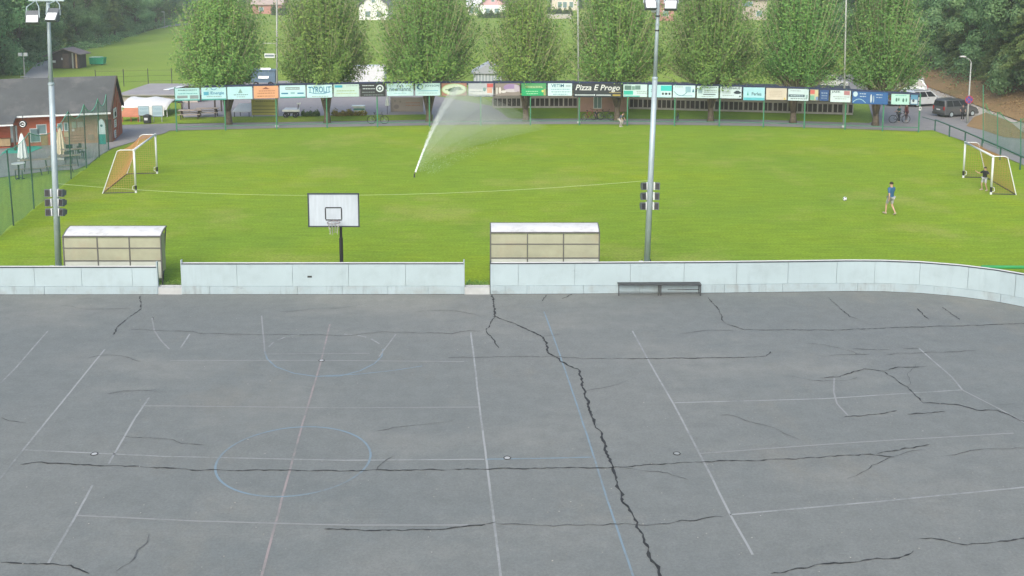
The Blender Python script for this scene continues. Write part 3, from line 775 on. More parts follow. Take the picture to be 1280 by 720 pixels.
def hornbeam(seed, Rx, zc0, top, n_shoot=560, per=46, tone=.42):
    """vase-shaped crown: upright shoots from a short forked trunk; returns crown leaf mesh, branch builder"""
    rs = np.random.RandomState(seed); rp = random.Random(seed)
    C, N, S, Tn = [], [], [], []
    br = MB(); zf = 1.7
    for i in range(n_shoot):
        az = rs.uniform(0, 2*math.pi)
        t = rs.uniform(0, 1)**.85
        lump = 1 + .12*math.sin(2*az + seed + 3*t) + .08*math.sin(5*az + 2*seed + 6*t)
        prof = (max(0, 1 - ((t - .30)/.72)**2 if t > .30 else 1 - ((.30 - t)/.60)**2))**.42
        rad = Rx * prof * lump * (rs.uniform(.55, 1.03) if i % 3 else rs.uniform(.15, .7))
        end = np.array([rad*math.cos(az), rad*math.sin(az), zc0 + (top - zc0)*t])
        st = np.array([.25*math.cos(az), .25*math.sin(az), zf + rs.uniform(0, .9) + .25*max(0, end[2] - 3)])
        st[:2] *= min(1, rad/.6)
        if st[2] > end[2] - .4: st[2] = max(zf, end[2] - .8)
        mid = np.array([end[0]*.72, end[1]*.72, st[2] + (end[2] - st[2])*.42])
        us = np.linspace(0, 1, 7)[:, None]
        curve = (1-us)**2*st + 2*us*(1-us)*mid + us**2*end
        br.tube([Vector(p) for p in curve[::1 if i % 4 == 0 else 2]], [lerp(.055, .010, k/(len(curve[::1 if i % 4 == 0 else 2])-1)) for k in range(len(curve[::1 if i % 4 == 0 else 2]))], 3, False)
        m = int(per * rs.uniform(.6, 1.35)); u = rs.uniform(.34 if t > .25 else .62, 1.04, m)[:, None]
        pc = (1-u)**2*st + 2*u*(1-u)*mid + u**2*end
        spread = .10 + .17*(1 - np.abs(u - .7))
        pc = pc + rs.normal(size=(m, 3))*spread*np.array([1, 1, 1.25])
        C.append(pc)
        nn = rs.normal(size=(m, 3))*.42 + np.array([math.cos(az)*.7, math.sin(az)*.7, .6]); N.append(nn)
        S.append(rs.uniform(.06, .125, m)); Tn.append(np.clip(rs.normal(tone + .06 + rs.uniform(-.22, .22), .12, m), 0, 1))
    me = leaf_mesh('crown', np.concatenate(C), np.concatenate(N), np.concatenate(S), np.concatenate(Tn), LEAF_H)
    tr = MB(); k = rp.randint(4, 6)
    tr.tube([(0,0,-.1), (.02, 0, .5), (0, .02, 1.1), (0, 0, 1.8)], [.34, .25, .22, .20], 10)
    for i in range(k):
        a = 2*math.pi*i/k + rp.uniform(-.4, .4); r1 = rp.uniform(.5, .9)
        tr.tube([(.08*math.cos(a), .08*math.sin(a), rp.uniform(.8, 1.3)), (r1*.5*math.cos(a), r1*.5*math.sin(a), 2.2), (r1*math.cos(a)*1.25, r1*math.sin(a)*1.25, 3.6), (r1*1.7*math.cos(a), r1*1.7*math.sin(a), 5.6), (r1*1.9*math.cos(a), r1*1.9*math.sin(a), 7.6)], [.15, .13, .09, .05, .02], 7)
    return me, br.mesh('branches'), tr.mesh('trunk')
hb = []
trees = [  # trunk px, base y, left, right, top y, label
 (286, 155.5, 219, 333, -16, 'rounded hornbeam behind the left end of the advertising fence, leftmost of the row'),
 (409, 153.5, 348, 467, -34, 'hornbeam second from the left in the row, between a thin pole and a darker tree'),
 (536, 152.5, 467, 604, -46, 'widest dark hornbeam, third from the left, beside the water spray'),
 (657, 151.5, 606, 707, -14, 'slim pale hornbeam, fourth from the left, thinly leaved behind the mist'),
 (771, 151.5, 704, 826, -46, 'hornbeam left of the middle floodlight mast, crossed by a thin pole'),
 (888, 152.0, 826, 949, -46, 'hornbeam just right of the middle floodlight mast'),
 (991, 153.5, 943, 1060, -46, 'hornbeam between the mast and the right thin pole, seventh in the row'),
 (1094, 157.0, 1056, 1158, -36, 'hornbeam at the right end of the row, beside the parked cars')]
for i, (tx, by, l, r, ty, lab) in enumerate(trees):
    b0 = P(tx, by); b0.z = 0; s = b0.y / FPX * 1.0
    Rx = (r - l)/2 / FPX * b0.y * (1.06 if i < 4 else 1.12); top = R(640, ty, b0.y).z; zc0 = 3.75
    me, bme, tme = hornbeam(11 + 7*i, Rx, zc0, top, 600 if i != 3 else 470, 72 if i != 3 else 56, (.5, .44, .42, .52, .44, .36, .32, .26)[i])
    bme.materials.append(TWIG); tme.materials.append(BARK); tme.shade_smooth()
    t = thing('hornbeam_tree', lab, 'tree', b0, 0, 'row of hornbeams behind the advertising fence')
    off = ((l + r)/2 - tx) / FPX * b0.y
    tr = link('trunk', tme, t); bo = link('branches', bme, t); cr = link('crown', me, t)
    for o in (bo, cr): o.location.x = off * .6

def broadleaf(seed, Hh, Rr, n, leaf, mat, z0=.22, trunk_r=.22):
    rs = np.random.RandomState(seed); rp = random.Random(seed)
    k = 44; blobs = []
    for i in range(k):
        t = rs.uniform(0, 1); az = rs.uniform(0, 2*math.pi)
        prof = math.sin(math.pi*min(1, .12 + t*.86))**.6
        rr = Rr*prof*rs.uniform(.35, .95); blobs.append((rr*math.cos(az), rr*math.sin(az), Hh*(z0 + (1 - z0)*t*.95), Rr*rs.uniform(.22, .42)))
    C, N, S, T = [], [], [], []
    for (x, y, z, br_) in blobs:
        m = int(n/k*rs.uniform(.7, 1.3)); d = rs.normal(size=(m, 3)); d /= np.linalg.norm(d, axis=1, keepdims=True)
        rad = br_*rs.uniform(.35, 1.05, (m, 1)); C.append(np.array([x, y, z]) + d*rad*np.array([1, 1, .8])); N.append(d*1.0 + rs.normal(size=(m, 3))*.3 + np.array([x, y, 0])/Rr*.4 + np.array([0, 0, .5]))
        S.append(rs.uniform(.6, 1.25, m)*leaf); T.append(np.clip(rs.normal(.42 + rs.uniform(-.2, .25), .16, m), 0, 1))
    me = leaf_mesh('crown', np.concatenate(C), np.concatenate(N), np.concatenate(S), np.concatenate(T), mat)
    tr = MB(); tr.tube([(0,0,-.4), (.05, 0, Hh*.25), (-.05, .08, Hh*.55), (0, 0, Hh*.85)], [trunk_r*1.2, trunk_r, trunk_r*.65, .04], 8)
    for (x, y, z, br_) in blobs[:14]:
        zz = max(Hh*.16, z - br_ - rp.uniform(.5, 2)); tr.tube([(0, 0, min(zz, Hh*.8)), (x*.5, y*.5, (zz + z)/2), (x, y, z)], [trunk_r*.4, trunk_r*.25, .02], 5, False)
    tm = tr.mesh('trunk'); tm.materials.append(BARK); tm.shade_smooth()
    return me, tm
def conifer(seed, Hh, Rr, n, leaf, mat, z0=.18):
    rs = np.random.RandomState(seed); C, N, S, T = [], [], [], []; nb = 120
    tr = MB(); tr.tube([(0,0,-.5), (.05, .03, Hh*.4), (0, 0, Hh*.75), (0, 0, Hh)], [.2, .15, .08, .015], 7)
    for i in range(nb):
        t = (i + rs.uniform(0, 1))/nb; z = Hh*(z0 + (1 - z0)*t); az = i*2.399 + rs.uniform(-.4, .4); L = Rr*(1 - t)**.8*rs.uniform(.6, 1.1) + .15
        m = int(n/nb*(1.6 - t*1.2)); u = rs.uniform(.12, 1, m)
        dr = -.25*u**1.5*L + .08*L
        c = np.stack([math.cos(az)*u*L, math.sin(az)*u*L, z + dr], 1) + rs.normal(size=(m, 3))*np.array([.16, .16, .12])*(.6 + L*.18)
        C.append(c); N.append(rs.normal(size=(m, 3))*.35 + np.array([math.cos(az)*.6, math.sin(az)*.6, .7])); S.append(rs.uniform(.6, 1.2, m)*leaf); T.append(np.clip(rs.normal(.4 + rs.uniform(-.2, .2), .16, m), 0, 1))
        if i % 3 == 0: tr.tube([(0, 0, z), (math.cos(az)*L*.8, math.sin(az)*L*.8, z - .12*L)], [.035, .01], 3, False)
    me = leaf_mesh('crown', np.concatenate(C), np.concatenate(N), np.concatenate(S), np.concatenate(T), mat)
    tm = tr.mesh('trunk'); tm.materials.append(BARK)
    return me, tm
BL = [broadleaf(31, 13, 4.0, 24000, .15, LEAF_F, .06), broadleaf(32, 15, 4.6, 27000, .16, LEAF_F, .05), broadleaf(33, 11, 3.4, 18000, .14, LEAF_F, .22)]
CN = [conifer(41, 16, 3.3, 24000, .13, LEAF_C, .06), conifer(42, 13, 2.8, 20000, .125, LEAF_C, .12), conifer(43, 18, 3.6, 26000, .14, LEAF_C, .22)]
def plant_tree(kind, X, Y, sc, rz, label, group, name):
    me, tm = kind
    t = thing(name, label, 'tree', (X, Y, ground_z(X, Y)), rz, group); t.scale = (sc, sc, sc*rnd.uniform(.9, 1.12))
    link('trunk', tm, t); link('crown', me, t)
    return t
# wood on the left
for row, (off, step) in enumerate(((5, 6.0), (12, 7.0), (21, 8.5), (33, 11))):
    Y = 88. + row*2
    while Y < 330:
        X = left_edge(Y) - off - rnd.uniform(0, 3) + (2.5 if Y < 130 else 0)
        k = BL[rnd.randrange(3)] if rnd.random() < .72 else CN[rnd.randrange(3)]
        con = k in CN
        plant_tree(k, X, Y, rnd.uniform(.85, 1.2), rnd.uniform(0, 6.28), 'dark conifer among the wood along the left lane' if con else 'green broadleaf tree of the wood along the left lane', 'trees of the wood on the left', 'conifer_tree' if con else 'broadleaf_tree')
        Y += step * rnd.uniform(.75, 1.3) * (1 + max(0, Y - 150)/160)
# wood on the right slope
for off, step in ((4.4, 4.2), (7.5, 4.5), (11.5, 5.5), (17, 7.5), (25, 11)):
    Y = 84. + off*.3
    while Y < 190:
        X = foot_x(Y) + off + rnd.uniform(-.8, 1.2)
        k = CN[rnd.randrange(3)] if rnd.random() < .6 else BL[rnd.randrange(3)]
        con = k in CN
        plant_tree(k, X, Y, rnd.uniform(.62, .95), rnd.uniform(0, 6.28), 'slender conifer on the wooded slope above the car park' if con else 'leafy tree on the wooded slope above the car park', 'trees on the slope at the right', 'conifer_tree' if con else 'broadleaf_tree')
        Y += step * rnd.uniform(.7, 1.3)
# far wood behind the houses
X = -150.
while X < 175:
    for Y0 in (352, 385):
        k = (BL + CN)[rnd.randrange(6)]
        plant_tree(k, X + rnd.uniform(-4, 4), Y0 + rnd.uniform(-12, 12), rnd.uniform(.9, 1.3), rnd.uniform(0, 6.28), 'distant dark tree in the wood behind the far houses', 'trees behind the far houses', 'conifer_tree' if k in CN else 'broadleaf_tree')
    X += rnd.uniform(7, 11)

# ================================================================== ADVERTISING FENCE
t = thing('advertising_fence', 'long green post fence carrying the row of advertising boards behind the pitch', 'fence')
FP = [fence_pt(x) for x, _ in fence_base]
sign_top = [(218, 110), (283, 108.5), (349, 106.5), (416, 105.3), (483, 104), (551, 103.5), (618, 103.7), (684, 103.7), (717, 103.7), (779, 104.8), (841, 106), (900, 107.6), (957, 109.3), (1012, 111.3), (1065, 113.2), (1114, 116.5), (1150, 118.5)]
def fence_Y(px): return fence_pt(px).y
for (x, y), p in zip(fence_base, FP):
    tp = R(x, interp(x, sign_top) - 1.0, p.y); hgt = tp.z
    MB().tube([(p.x, p.y, 0), (p.x, p.y, hgt)], .055, 8).build('post', GREENP, t)
for i in range(len(FP)-1):
    a, b = FP[i].copy(), FP[i+1].copy(); a.z = b.z = .36
    MB().tube([a, b], .028, 6).build('rail', GREENP, t)
xs_ = np.arange(218, 1150, 34)
for x0 in xs_:
    x1 = min(x0 + 34, 1150)
    Y0, Y1 = fence_Y(x0) + .05, fence_Y(x1) + .05
    a = R(x0, interp(x0, sign_top) - 2.2, Y0); b = R(x1, interp(x1, sign_top) - 2.2, Y1)
    if x0 > 240: MB().prism([a, b, b - Vector((0, 0, .30)), a - Vector((0, 0, .30))], (0, .02, 0)).build('top_band', NAVY, t)

FONT = None
def text_mesh(txt, bold_off=.0, shear=0.):
    cu = bpy.data.curves.new('txt', 'FONT'); cu.body = txt; cu.size = 1.0; cu.align_x = 'CENTER'; cu.align_y = 'CENTER'; cu.resolution_u = 2; cu.offset = bold_off; cu.shear = shear; cu.fill_mode = 'FRONT'
    o = bpy.data.objects.new('txt', cu); COL.objects.link(o)
    dg = bpy.context.evaluated_depsgraph_get(); me = bpy.data.meshes.new_from_object(o.evaluated_get(dg))
    bpy.data.objects.remove(o, do_unlink=True); bpy.data.curves.remove(cu)
    return me
PRINT = {}
def ink(col):
    k = tuple(round(c, 3) for c in col)
    if k not in PRINT: PRINT[k] = M('print_%d' % len(PRINT), tuple(c*.72 for c in col), .5, .06, 2)
    return PRINT[k]
def board(name, label, x0, x1, yt0, yt1, hpx, col, texts=(), marks=(), frame=(.03, .04, .05), cat='advertising board', group='advertising boards on the fence', Yf=None, thick=.03, gap=.09):
    """flat board facing the pitch; texts: (string, u, v, height, width, colour, shear), marks: (shape, u, v, w, h, colour); u,v in 0..1 from the lower left corner"""
    Yf = Yf or fence_Y
    A = R(x0, yt0, Yf(x0) - gap); B = R(x1, yt1, Yf(x1) - gap)
    h = hpx / FPX * A.y
    wv = B - A; W = math.hypot(wv.x, wv.y); rz = math.atan2(wv.y, wv.x)
    zb = (A.z + B.z)/2 - h
    o = thing(name, label, cat, (A.x, A.y, zb), rz, group)
    MB().box((W/2, 0, h/2), (W - .03, thick, h - .03)).build('panel', ink(col), o)
    fr = MB(); fr.box((W/2, .002, h - .012), (W, thick + .012, .024)); fr.box((W/2, .002, .012), (W, thick + .012, .024)); fr.box((.012, .002, h/2), (.024, thick + .012, h - .05)); fr.box((W - .012, .002, h/2), (.024, thick + .012, h - .05))
    fr.build('frame', ink(frame), o)
    y0 = -thick/2 - .004
    for mk in marks:
        shp, u, v, mw, mh, mc = mk; c = Vector((u*W, y0, v*h)); m = MB()
        if shp == 'r': m.box(c, (mw*W, .003, mh*h))
        elif shp == 'e':
            m.prism([c + Vector((mw*W/2*math.cos(a), 0, mh*h/2*math.sin(a))) for a in [2*math.pi*i/24 for i in range(24)]], (0, -.002, 0))
        elif shp == 'o':
            m.ring(c, mw*W/2, .018, (0, 1, 0), 20, 4)
        elif shp == 't':
            m.prism([c + Vector((-mw*W/2, 0, -mh*h/2)), c + Vector((mw*W/2, 0, -mh*h/2)), c + Vector((0, 0, mh*h/2))], (0, -.002, 0))
        elif shp == 'arc':
            pts = [c + Vector((mw*W*(k/12 - .5), 0, mh*h*(4*(k/12 - .5)**2 - .5))) for k in range(13)]
            for a, b in zip(pts[:-1], pts[1:]): m.bar(a, b, .004, .045, (0, 0, 1))
        elif shp == 'l':                 # lines of small print: broken dashes too small to read
            r = random.Random(int(u*100 + v*1000 + x0)); n = max(1, int(mh)); x = -mw*W/2
            for k in range(n):
                x = -mw*W/2*r.uniform(.8, 1); zz = -k*.13*h
                while x < mw*W/2 - .05:
                    l = r.uniform(.06, .22); l = min(l, mw*W/2 - x)
                    m.box(c + Vector((x + l/2, 0, zz)), (l, .003, .05*h)); x += l + .035
        m.build('print', ink(mc), o); y0 -= .0006
    for tx in texts:
        s, u, v, th, tw, tc = tx[:6]; me = text_mesh(s, .012, tx[6] if len(tx) > 6 else 0.)
        if not len(me.vertices): continue
        co = np.array([vv.co[:] for vv in me.vertices]); mn, mx = co.min(0), co.max(0)
        sx = tw*W/(mx[0] - mn[0]); sz = th*h/(mx[1] - mn[1])
        for vv in me.vertices:
            x, y = vv.co.x - (mn[0]+mx[0])/2, vv.co.y - (mn[1]+mx[1])/2; vv.co = (u*W + x*sx, y0 - .002, v*h + y*sz)
        me.materials.append(ink(tc)); link('lettering', me, o)
    return o
DK = (.03, .05, .07); BL_ = (.02, .22, .42); CY = (.60, .86, .92); WH = (.72, .82, .86); TEAL = (.06, .38, .34); GR = (.28, .34, .36)
def sg(x0, x1, col, label, texts=(), marks=(), hpx=None, **k):
    y0, y1 = interp(x0, sign_top), interp(x1, sign_top); board('advertising_board', label, x0, x1, y0, y1, hpx or 16.5, col, texts, marks, **k)
sg(218, 249.5, (.45, .76, .78), 'pale cyan board with dark print at the far left end of the fence', (), [('l', .5, .82, .8, 1, DK), ('r', .3, .30, .42, .2, GR), ('r', .77, .28, .34, .26, GR), ('l', .5, .55, .8, 1, (.1, .35, .4)), ('r', .5, .05, .96, .08, TEAL)])
sg(251, 283, (.50, .80, .88), 'pale blue board with slanting blue lettering, second from the left', [('/Energie', .62, .52, .30, .56, BL_)], [('r', .2, .52, .2, .26, (.10, .42, .60)), ('arc', .5, .85, .22, .12, BL_), ('l', .5, .28, .6, 1, GR), ('r', .5, .06, .96, .1, TEAL)])
sg(283.5, 315.5, (.52, .82, .90), 'pale blue board with a small tree emblem, left of the orange board', [], [('t', .52, .66, .18, .34, (.25, .42, .40)), ('l', .52, .36, .6, 1, (.10, .16, .2)), ('l', .52, .2, .36, 1, GR)])
sg(316.5, 348, (.80, .42, .24), 'orange board with a dark roof emblem', [], [('t', .5, .82, .3, .16, (.28, .10, .05)), ('l', .5, .6, .7, 1, (.35, .14, .06)), ('l', .5, .42, .7, 1, (.35, .14, .06)), ('l', .5, .2, .72, 1, (.35, .14, .06))])
sg(349, 382, CY, 'pale board with three small logos, next right of the orange board', [], [('r', .5, .74, .54, .2, GR), ('l', .5, .74, .5, 1, CY), ('r', .2, .36, .26, .1, BL_), ('r', .5, .38, .16, .16, (.3, .55, .62)), ('r', .8, .36, .24, .1, BL_), ('r', .5, .06, .96, .08, TEAL)])
sg(383, 415.5, (.60, .88, .94), 'white board with large blue block lettering over a curved underline', [('TYROLIT', .5, .62, .46, .86, (.01, .20, .42))], [('arc', .5, .38, .84, .14, (.01, .20, .42)), ('l', .5, .12, .66, 1, GR)], hpx=17)
sg(416.5, 449, (.55, .74, .70), 'pale green board with a small blue emblem in its upper left corner', [], [('r', .2, .82, .3, .18, (.05, .42, .58)), ('l', .72, .86, .44, 1, GR), ('l', .45, .48, .74, 1, (.30, .42, .12)), ('l', .5, .28, .86, 1, (.45, .55, .3))])
sg(450, 482, (.03, .035, .04), 'black board with white lettering and a white round emblem', [], [('l', .32, .84, .52, 1, WH), ('l', .32, .60, .52, 1, WH), ('l', .32, .34, .5, 1, GR), ('l', .5, .12, .85, 1, GR), ('e', .77, .62, .30, .56, WH), ('e', .77, .62, .20, .38, DK), ('e', .77, .62, .10, .18, WH)], frame=(.02, .02, .02))
sg(483, 517, (.60, .84, .92), 'white board with rounded dark lettering under a small double arch emblem', [('neumanns', .5, .50, .22, .78, (.04, .12, .18))], [('arc', .44, .80, .10, -.16, DK), ('arc', .56, .80, .10, -.16, DK), ('r', .5, .7, .26, .03, DK), ('l', .5, .22, .5, 1, (.3, .55, .62))])
sg(518.5, 550.5, (.60, .84, .90), 'white board with a blue ring emblem and dark capital letters, left of the oval board', [('JOYSON', .67, .76, .2, .56, (.03, .09, .16))], [('e', .19, .72, .24, .46, (.03, .12, .24)), ('e', .22, .70, .15, .28, (.60, .84, .90)), ('r', .5, .40, .82, .04, (.05, .4, .6)), ('l', .5, .22, .8, 1, (.3, .5, .55))])
sg(551.5, 583.5, (.42, .22, .16), 'reddish brown board with a pale green oval picture', [], [('e', .5, .5, .95, .88, (.52, .74, .42)), ('e', .5, .5, .86, .74, (.72, .84, .66)), ('e', .42, .46, .34, .3, (.08, .16, .09)), ('e', .6, .58, .4, .22, (.12, .22, .14)), ('r', .5, .48, .7, .06, (.10, .18, .12))])
sg(585, 617, (.48, .52, .58), 'pale grey board with a red patch in its upper right corner, behind the spray', [], [('r', .5, .32, .96, .4, (.66, .70, .72)), ('l', .32, .36, .5, 1, GR), ('r', .86, .8, .24, .3, (.62, .12, .12)), ('r', .84, .42, .2, .4, (.72, .42, .32)), ('e', .64, .5, .12, .3, (.2, .36, .36))])
sg(618.5, 650.5, (.30, .26, .24), 'brown board with a violet car picture and pale figures', [], [('e', .64, .66, .6, .55, (.36, .26, .48)), ('e', .66, .42, .56, .26, (.62, .58, .62)), ('e', .2, .44, .09, .5, (.78, .74, .72)), ('e', .34, .34, .2, .2, (.72, .70, .70)), ('r', .86, .6, .2, .5, (.52, .46, .56)), ('r', .08, .4, .07, .5, (.62, .6, .58))])
sg(651.5, 683, (.02, .42, .16), 'bright green board with pale lettering and a small yellow dot', [], [('r', .5, .76, .94, .38, (.10, .36, .15)), ('l', .5, .74, .7, 1, (.50, .66, .36)), ('l', .5, .66, .7, 1, (.50, .66, .36)), ('l', .42, .36, .5, 1, (.45, .78, .5)), ('l', .42, .18, .5, 1, (.45, .78, .5)), ('e', .85, .38, .09, .16, (.80, .74, .2)), ('r', .93, .3, .08, .5, (.42, .40, .18))])
sg(684.5, 715.5, (.64, .84, .88), 'white board with a blue heading and three lines of blue print', [('VETIM', .40, .80, .24, .52, (.06, .22, .32))], [('r', .83, .78, .2, .16, (.42, .56, .6)), ('l', .5, .52, .82, 1, (.12, .4, .52)), ('l', .5, .32, .86, 1, (.08, .28, .38)), ('l', .5, .14, .6, 1, (.1, .3, .4))])
sg(717, 777.5, (.035, .045, .055), 'wide black board with large slanted white lettering', [('Pizza E Progo', .5, .64, .54, .92, (.80, .84, .84), .25)], [('r', .22, .16, .38, .06, WH), ('e', .43, .16, .03, .12, WH), ('r', .62, .16, .30, .06, WH), ('r', .89, .16, .16, .12, (.46, .36, .08)), ('r', .86, .36, .24, .04, (.5, .42, .2))], hpx=17.5)
sg(779, 809.5, (.62, .82, .82), 'white board with photo tiles and a turquoise corner, left of the middle mast', [], [('r', .2, .72, .28, .34, (.12, .22, .2)), ('r', .6, .74, .22, .32, (.16, .28, .26)), ('r', .42, .7, .12, .3, (.2, .36, .3)), ('r', .22, .34, .38, .3, (.05, .55, .42)), ('l', .75, .44, .4, 2, GR), ('r', .36, .08, .66, .08, (.06, .48, .42))])
sg(810.5, 840, (.48, .80, .84), 'turquoise and white board half hidden behind the middle mast', [], [('r', .76, .72, .46, .4, (.05, .62, .58)), ('r', .76, .3, .46, .42, (.62, .85, .88)), ('r', .62, .3, .08, .16, DK), ('r', .76, .3, .1, .16, DK), ('r', .9, .3, .08, .16, DK), ('l', .2, .6, .2, 2, GR)])
sg(841, 869.5, (.62, .84, .90), 'white board with a dark blue sweeping curve, right of the middle mast', [], [('arc', .36, .34, .6, .34, (.03, .16, .30)), ('r', .68, .66, .24, .46, (.30, .52, .62)), ('l', .25, .86, .38, 1, GR), ('r', .62, .16, .5, .06, (.3, .5, .6)), ('t', .9, .6, .1, .3, (.04, .2, .32))], hpx=16)
sg(871, 898.5, (.60, .78, .82), 'white board filled with grey print and a small square picture', [], [('l', .5, .88, .84, 1, DK), ('r', .16, .6, .18, .4, (.3, .44, .5)), ('l', .62, .62, .6, 2, GR), ('r', .58, .32, .56, .06, DK), ('l', .5, .16, .6, 1, GR)], hpx=16)
sg(900, 927.5, (.60, .74, .80), 'white board with a dark car silhouette on its right half', [('AUTOHAUS', .5, .86, .18, .86, DK)], [('e', .80, .5, .34, .22, DK), ('e', .80, .58, .2, .18, DK), ('l', .3, .6, .44, 2, GR), ('l', .36, .26, .56, 1, GR), ('e', .92, .2, .08, .12, DK)], hpx=15.5)
sg(929, 956.5, (.42, .74, .84), 'light blue board with a green tick and dark lettering', [('Perlea', .62, .50, .24, .44, (.03, .10, .14))], [('t', .22, .54, .07, .3, (.03, .34, .26)), ('r', .5, .12, .94, .2, (.12, .52, .62))], hpx=17)
sg(957.5, 984, (.66, .60, .50), 'plain beige board with faint print', [], [('l', .45, .72, .62, 4, (.52, .44, .36)), ('t', .9, .16, .1, .2, (.7, .52, .08))], hpx=15.5)
sg(985, 1011.5, (.60, .76, .80), 'white board with a bold dark line of letters, right of the beige board', [], [('l', .36, .82, .5, 1, GR), ('r', .42, .42, .76, .2, (.06, .12, .16)), ('l', .42, .42, .7, 1, (.60, .76, .80)), ('l', .5, .18, .8, 1, DK), ('r', .9, .36, .1, .3, (.3, .46, .46))], hpx=15.5)
sg(1012.5, 1023.5, (.55, .55, .40), 'narrow board of coloured patches left of the navy one', [], [('r', .3, .76, .5, .36, (.62, .16, .14)), ('r', .3, .26, .5, .4, (.20, .46, .34)), ('r', .76, .5, .34, .8, (.62, .58, .34)), ('r', .82, .2, .3, .3, (.2, .3, .5))], hpx=14.5)
sg(1024.5, 1036.5, (.03, .09, .26), 'narrow navy blue board with pale print', [], [('l', .5, .7, .7, 1, (.55, .66, .78)), ('l', .5, .46, .6, 1, (.4, .52, .66)), ('l', .5, .26, .7, 1, (.3, .42, .58))], hpx=14.5)
sg(1038, 1064, (.64, .78, .80), 'white board with a reddish square in its corner, at the right thin pole', [('JAEK', .28, .84, .2, .42, (.04, .07, .09))], [('r', .80, .78, .28, .34, (.46, .22, .24)), ('l', .5, .46, .86, 1, GR), ('l', .5, .3, .56, 1, GR)], hpx=15.5)
sg(1065.5, 1110.5, (.03, .13, .36), 'long blue banner with a white round emblem and a pale standing figure', [], [('e', .09, .78, .13, .42, (.55, .72, .82)), ('l', .3, .82, .2, 1, (.62, .72, .82)), ('l', .3, .6, .2, 1, (.62, .72, .82)), ('arc', .2, .24, .36, -.3, (.40, .66, .78)), ('e', .53, .46, .05, .7, (.60, .68, .74)), ('e', .60, .42, .04, .6, (.30, .40, .52)), ('l', .75, .78, .18, 1, (.62, .72, .82)), ('l', .75, .56, .18, 1, (.5, .6, .74))], hpx=15.5, frame=(.02, .08, .22))
sg(1114, 1137.5, (.46, .74, .68), 'pale mint board with dark figure silhouettes near the bicycle', [], [('l', .5, .84, .6, 1, TEAL), ('e', .30, .45, .10, .34, (.06, .16, .14)), ('e', .42, .48, .08, .28, (.08, .2, .16)), ('e', .66, .42, .10, .36, (.06, .16, .14)), ('e', .82, .44, .08, .34, (.08, .2, .16))], hpx=14)
sg(1138.2, 1148, (.10, .28, .44), 'small dark blue picture board at the right end of the fence', [], [('r', .5, .3, .8, .4, (.55, .66, .72)), ('e', .4, .4, .3, .3, DK)], hpx=13)
pp = FP[-1]; board('notice_plate', 'small white plate on the last post of the fence', 1148.3, 1152.3, 133, 133, 5.5, (.72, .76, .76), (), [('r', .5, .55, .4, .4, DK)], cat='notice', group=None)

# thin tall poles along the fence
for x, yb, tx, lab in ((346.3, 158.5, 346, 'thin tall grey pole between the first and second hornbeam'), (723.5, 153.5, 722, 'thin tall grey pole in front of the fifth hornbeam'), (1054.5, 159, 1058.5, 'thin tall grey pole at the right end of the advertising fence')):
    b = P(x, yb); b.z = 0; tp = R(tx, -40, b.y)
    t = thing('lamp_pole', lab, 'pole', b, 0, 'thin tall poles along the fence'); T = tp - b
    MB().tube([(0,0,0), T*.5, T], [.085, .07, .05], 10).build('shaft', GALV2, t, smooth=True)
    MB().lathe((0, 0, 0), [(.16, 0), (.16, .12), (.1, .16)], 10).build('base_plate', CONC, t)
    MB().bar(T + Vector((-.9, 0, -.2)), T + Vector((.9, 0, -.2)), .07).build('crossarm', GALV2, t)
    for sx in (-.7, .7): MB().box(T + Vector((sx, -.15, -.05)), (.5, .3, .35)).build('floodlight', HOUSING, t)
    if tx == 346:
        for y, wl_ in ((54, 1.1), (68, .95)):
            z = R(346, y, b.y).z; c = T*(z/T.z)
            MB().bar(c, c + Vector((-wl_, 0, 0)), .045).build('side_arm', GALV2, t)
        z = R(346, 69.5, b.y).z; c = T*(z/T.z); s = MB().box(c + Vector((-.58, -.02, 0)), (.8, .04, .34)).build('small_sign', WPAINT, t)
        MB().box(c + Vector((-.58, -.045, 0)), (.7, .006, .16)).build('print', ink((.2, .26, .3)), s)

# ================================================================== SPRINKLER
p0 = P(518, 221.5); p0.z = .05
sp = thing('sprinkler', 'lawn sprinkler head at the foot of the water jet on the pitch', 'sprinkler', (p0.x, p0.y, -.02)); sp.scale = (.55, .55, .55)
MB().lathe((0,0,0), [(.16, 0), (.15, .05), (.07, .08), (.06, .3), (.08, .32), (.08, .4)], 12).build('body', DMETAL, sp)
MB().tube([(0, 0, .36), (.10, .26, .56)], [.045, .03], 8).build('nozzle', DMETAL, sp)
e0 = R(573, 107, p0.y + 15)
WATER = M('water_droplets', (.90, .94, .95), .15, .02, 2, 0, 0, .5)
jet = MB(); rj = random.Random(5); start = p0 + Vector((.055, .143, .24))
def jet_pt(u):
    p = start.lerp(e0, u); p.z += 1.1*u*(1-u); p.x -= .55*u*(1-u)*1.0; return p
def drop(mb, c, r):
    k = len(mb.v); mb.v += [(c.x, c.y, c.z + r*1.4), (c.x + r, c.y, c.z), (c.x - r*.5, c.y + r*.87, c.z), (c.x - r*.5, c.y - r*.87, c.z), (c.x, c.y, c.z - r*1.4)]
    mb.f += [(k, k+1, k+2), (k, k+2, k+3), (k, k+3, k+1), (k+4, k+2, k+1), (k+4, k+3, k+2), (k+4, k+1, k+3)]
for i in range(3600):
    u = rj.random()**1.4; sd_ = .018 + .30*u**1.7; p = jet_pt(u) + Vector((rj.gauss(0, sd_) , rj.gauss(0, sd_), rj.gauss(0, sd_)))
    drop(jet, p, rj.uniform(.008, .020)*(1 - .5*u))
for i in range(5200):
    u = rj.random()**.8; f = rj.random()**1.3; p = jet_pt(u); q = p + Vector((f*(1.0 + 5.2*u), rj.uniform(-.6, 1.6)*u, -f*f*p.z*.75 + rj.gauss(0, .2*u)))
    if q.z > .05: drop(jet, q, rj.uniform(.005, .010))
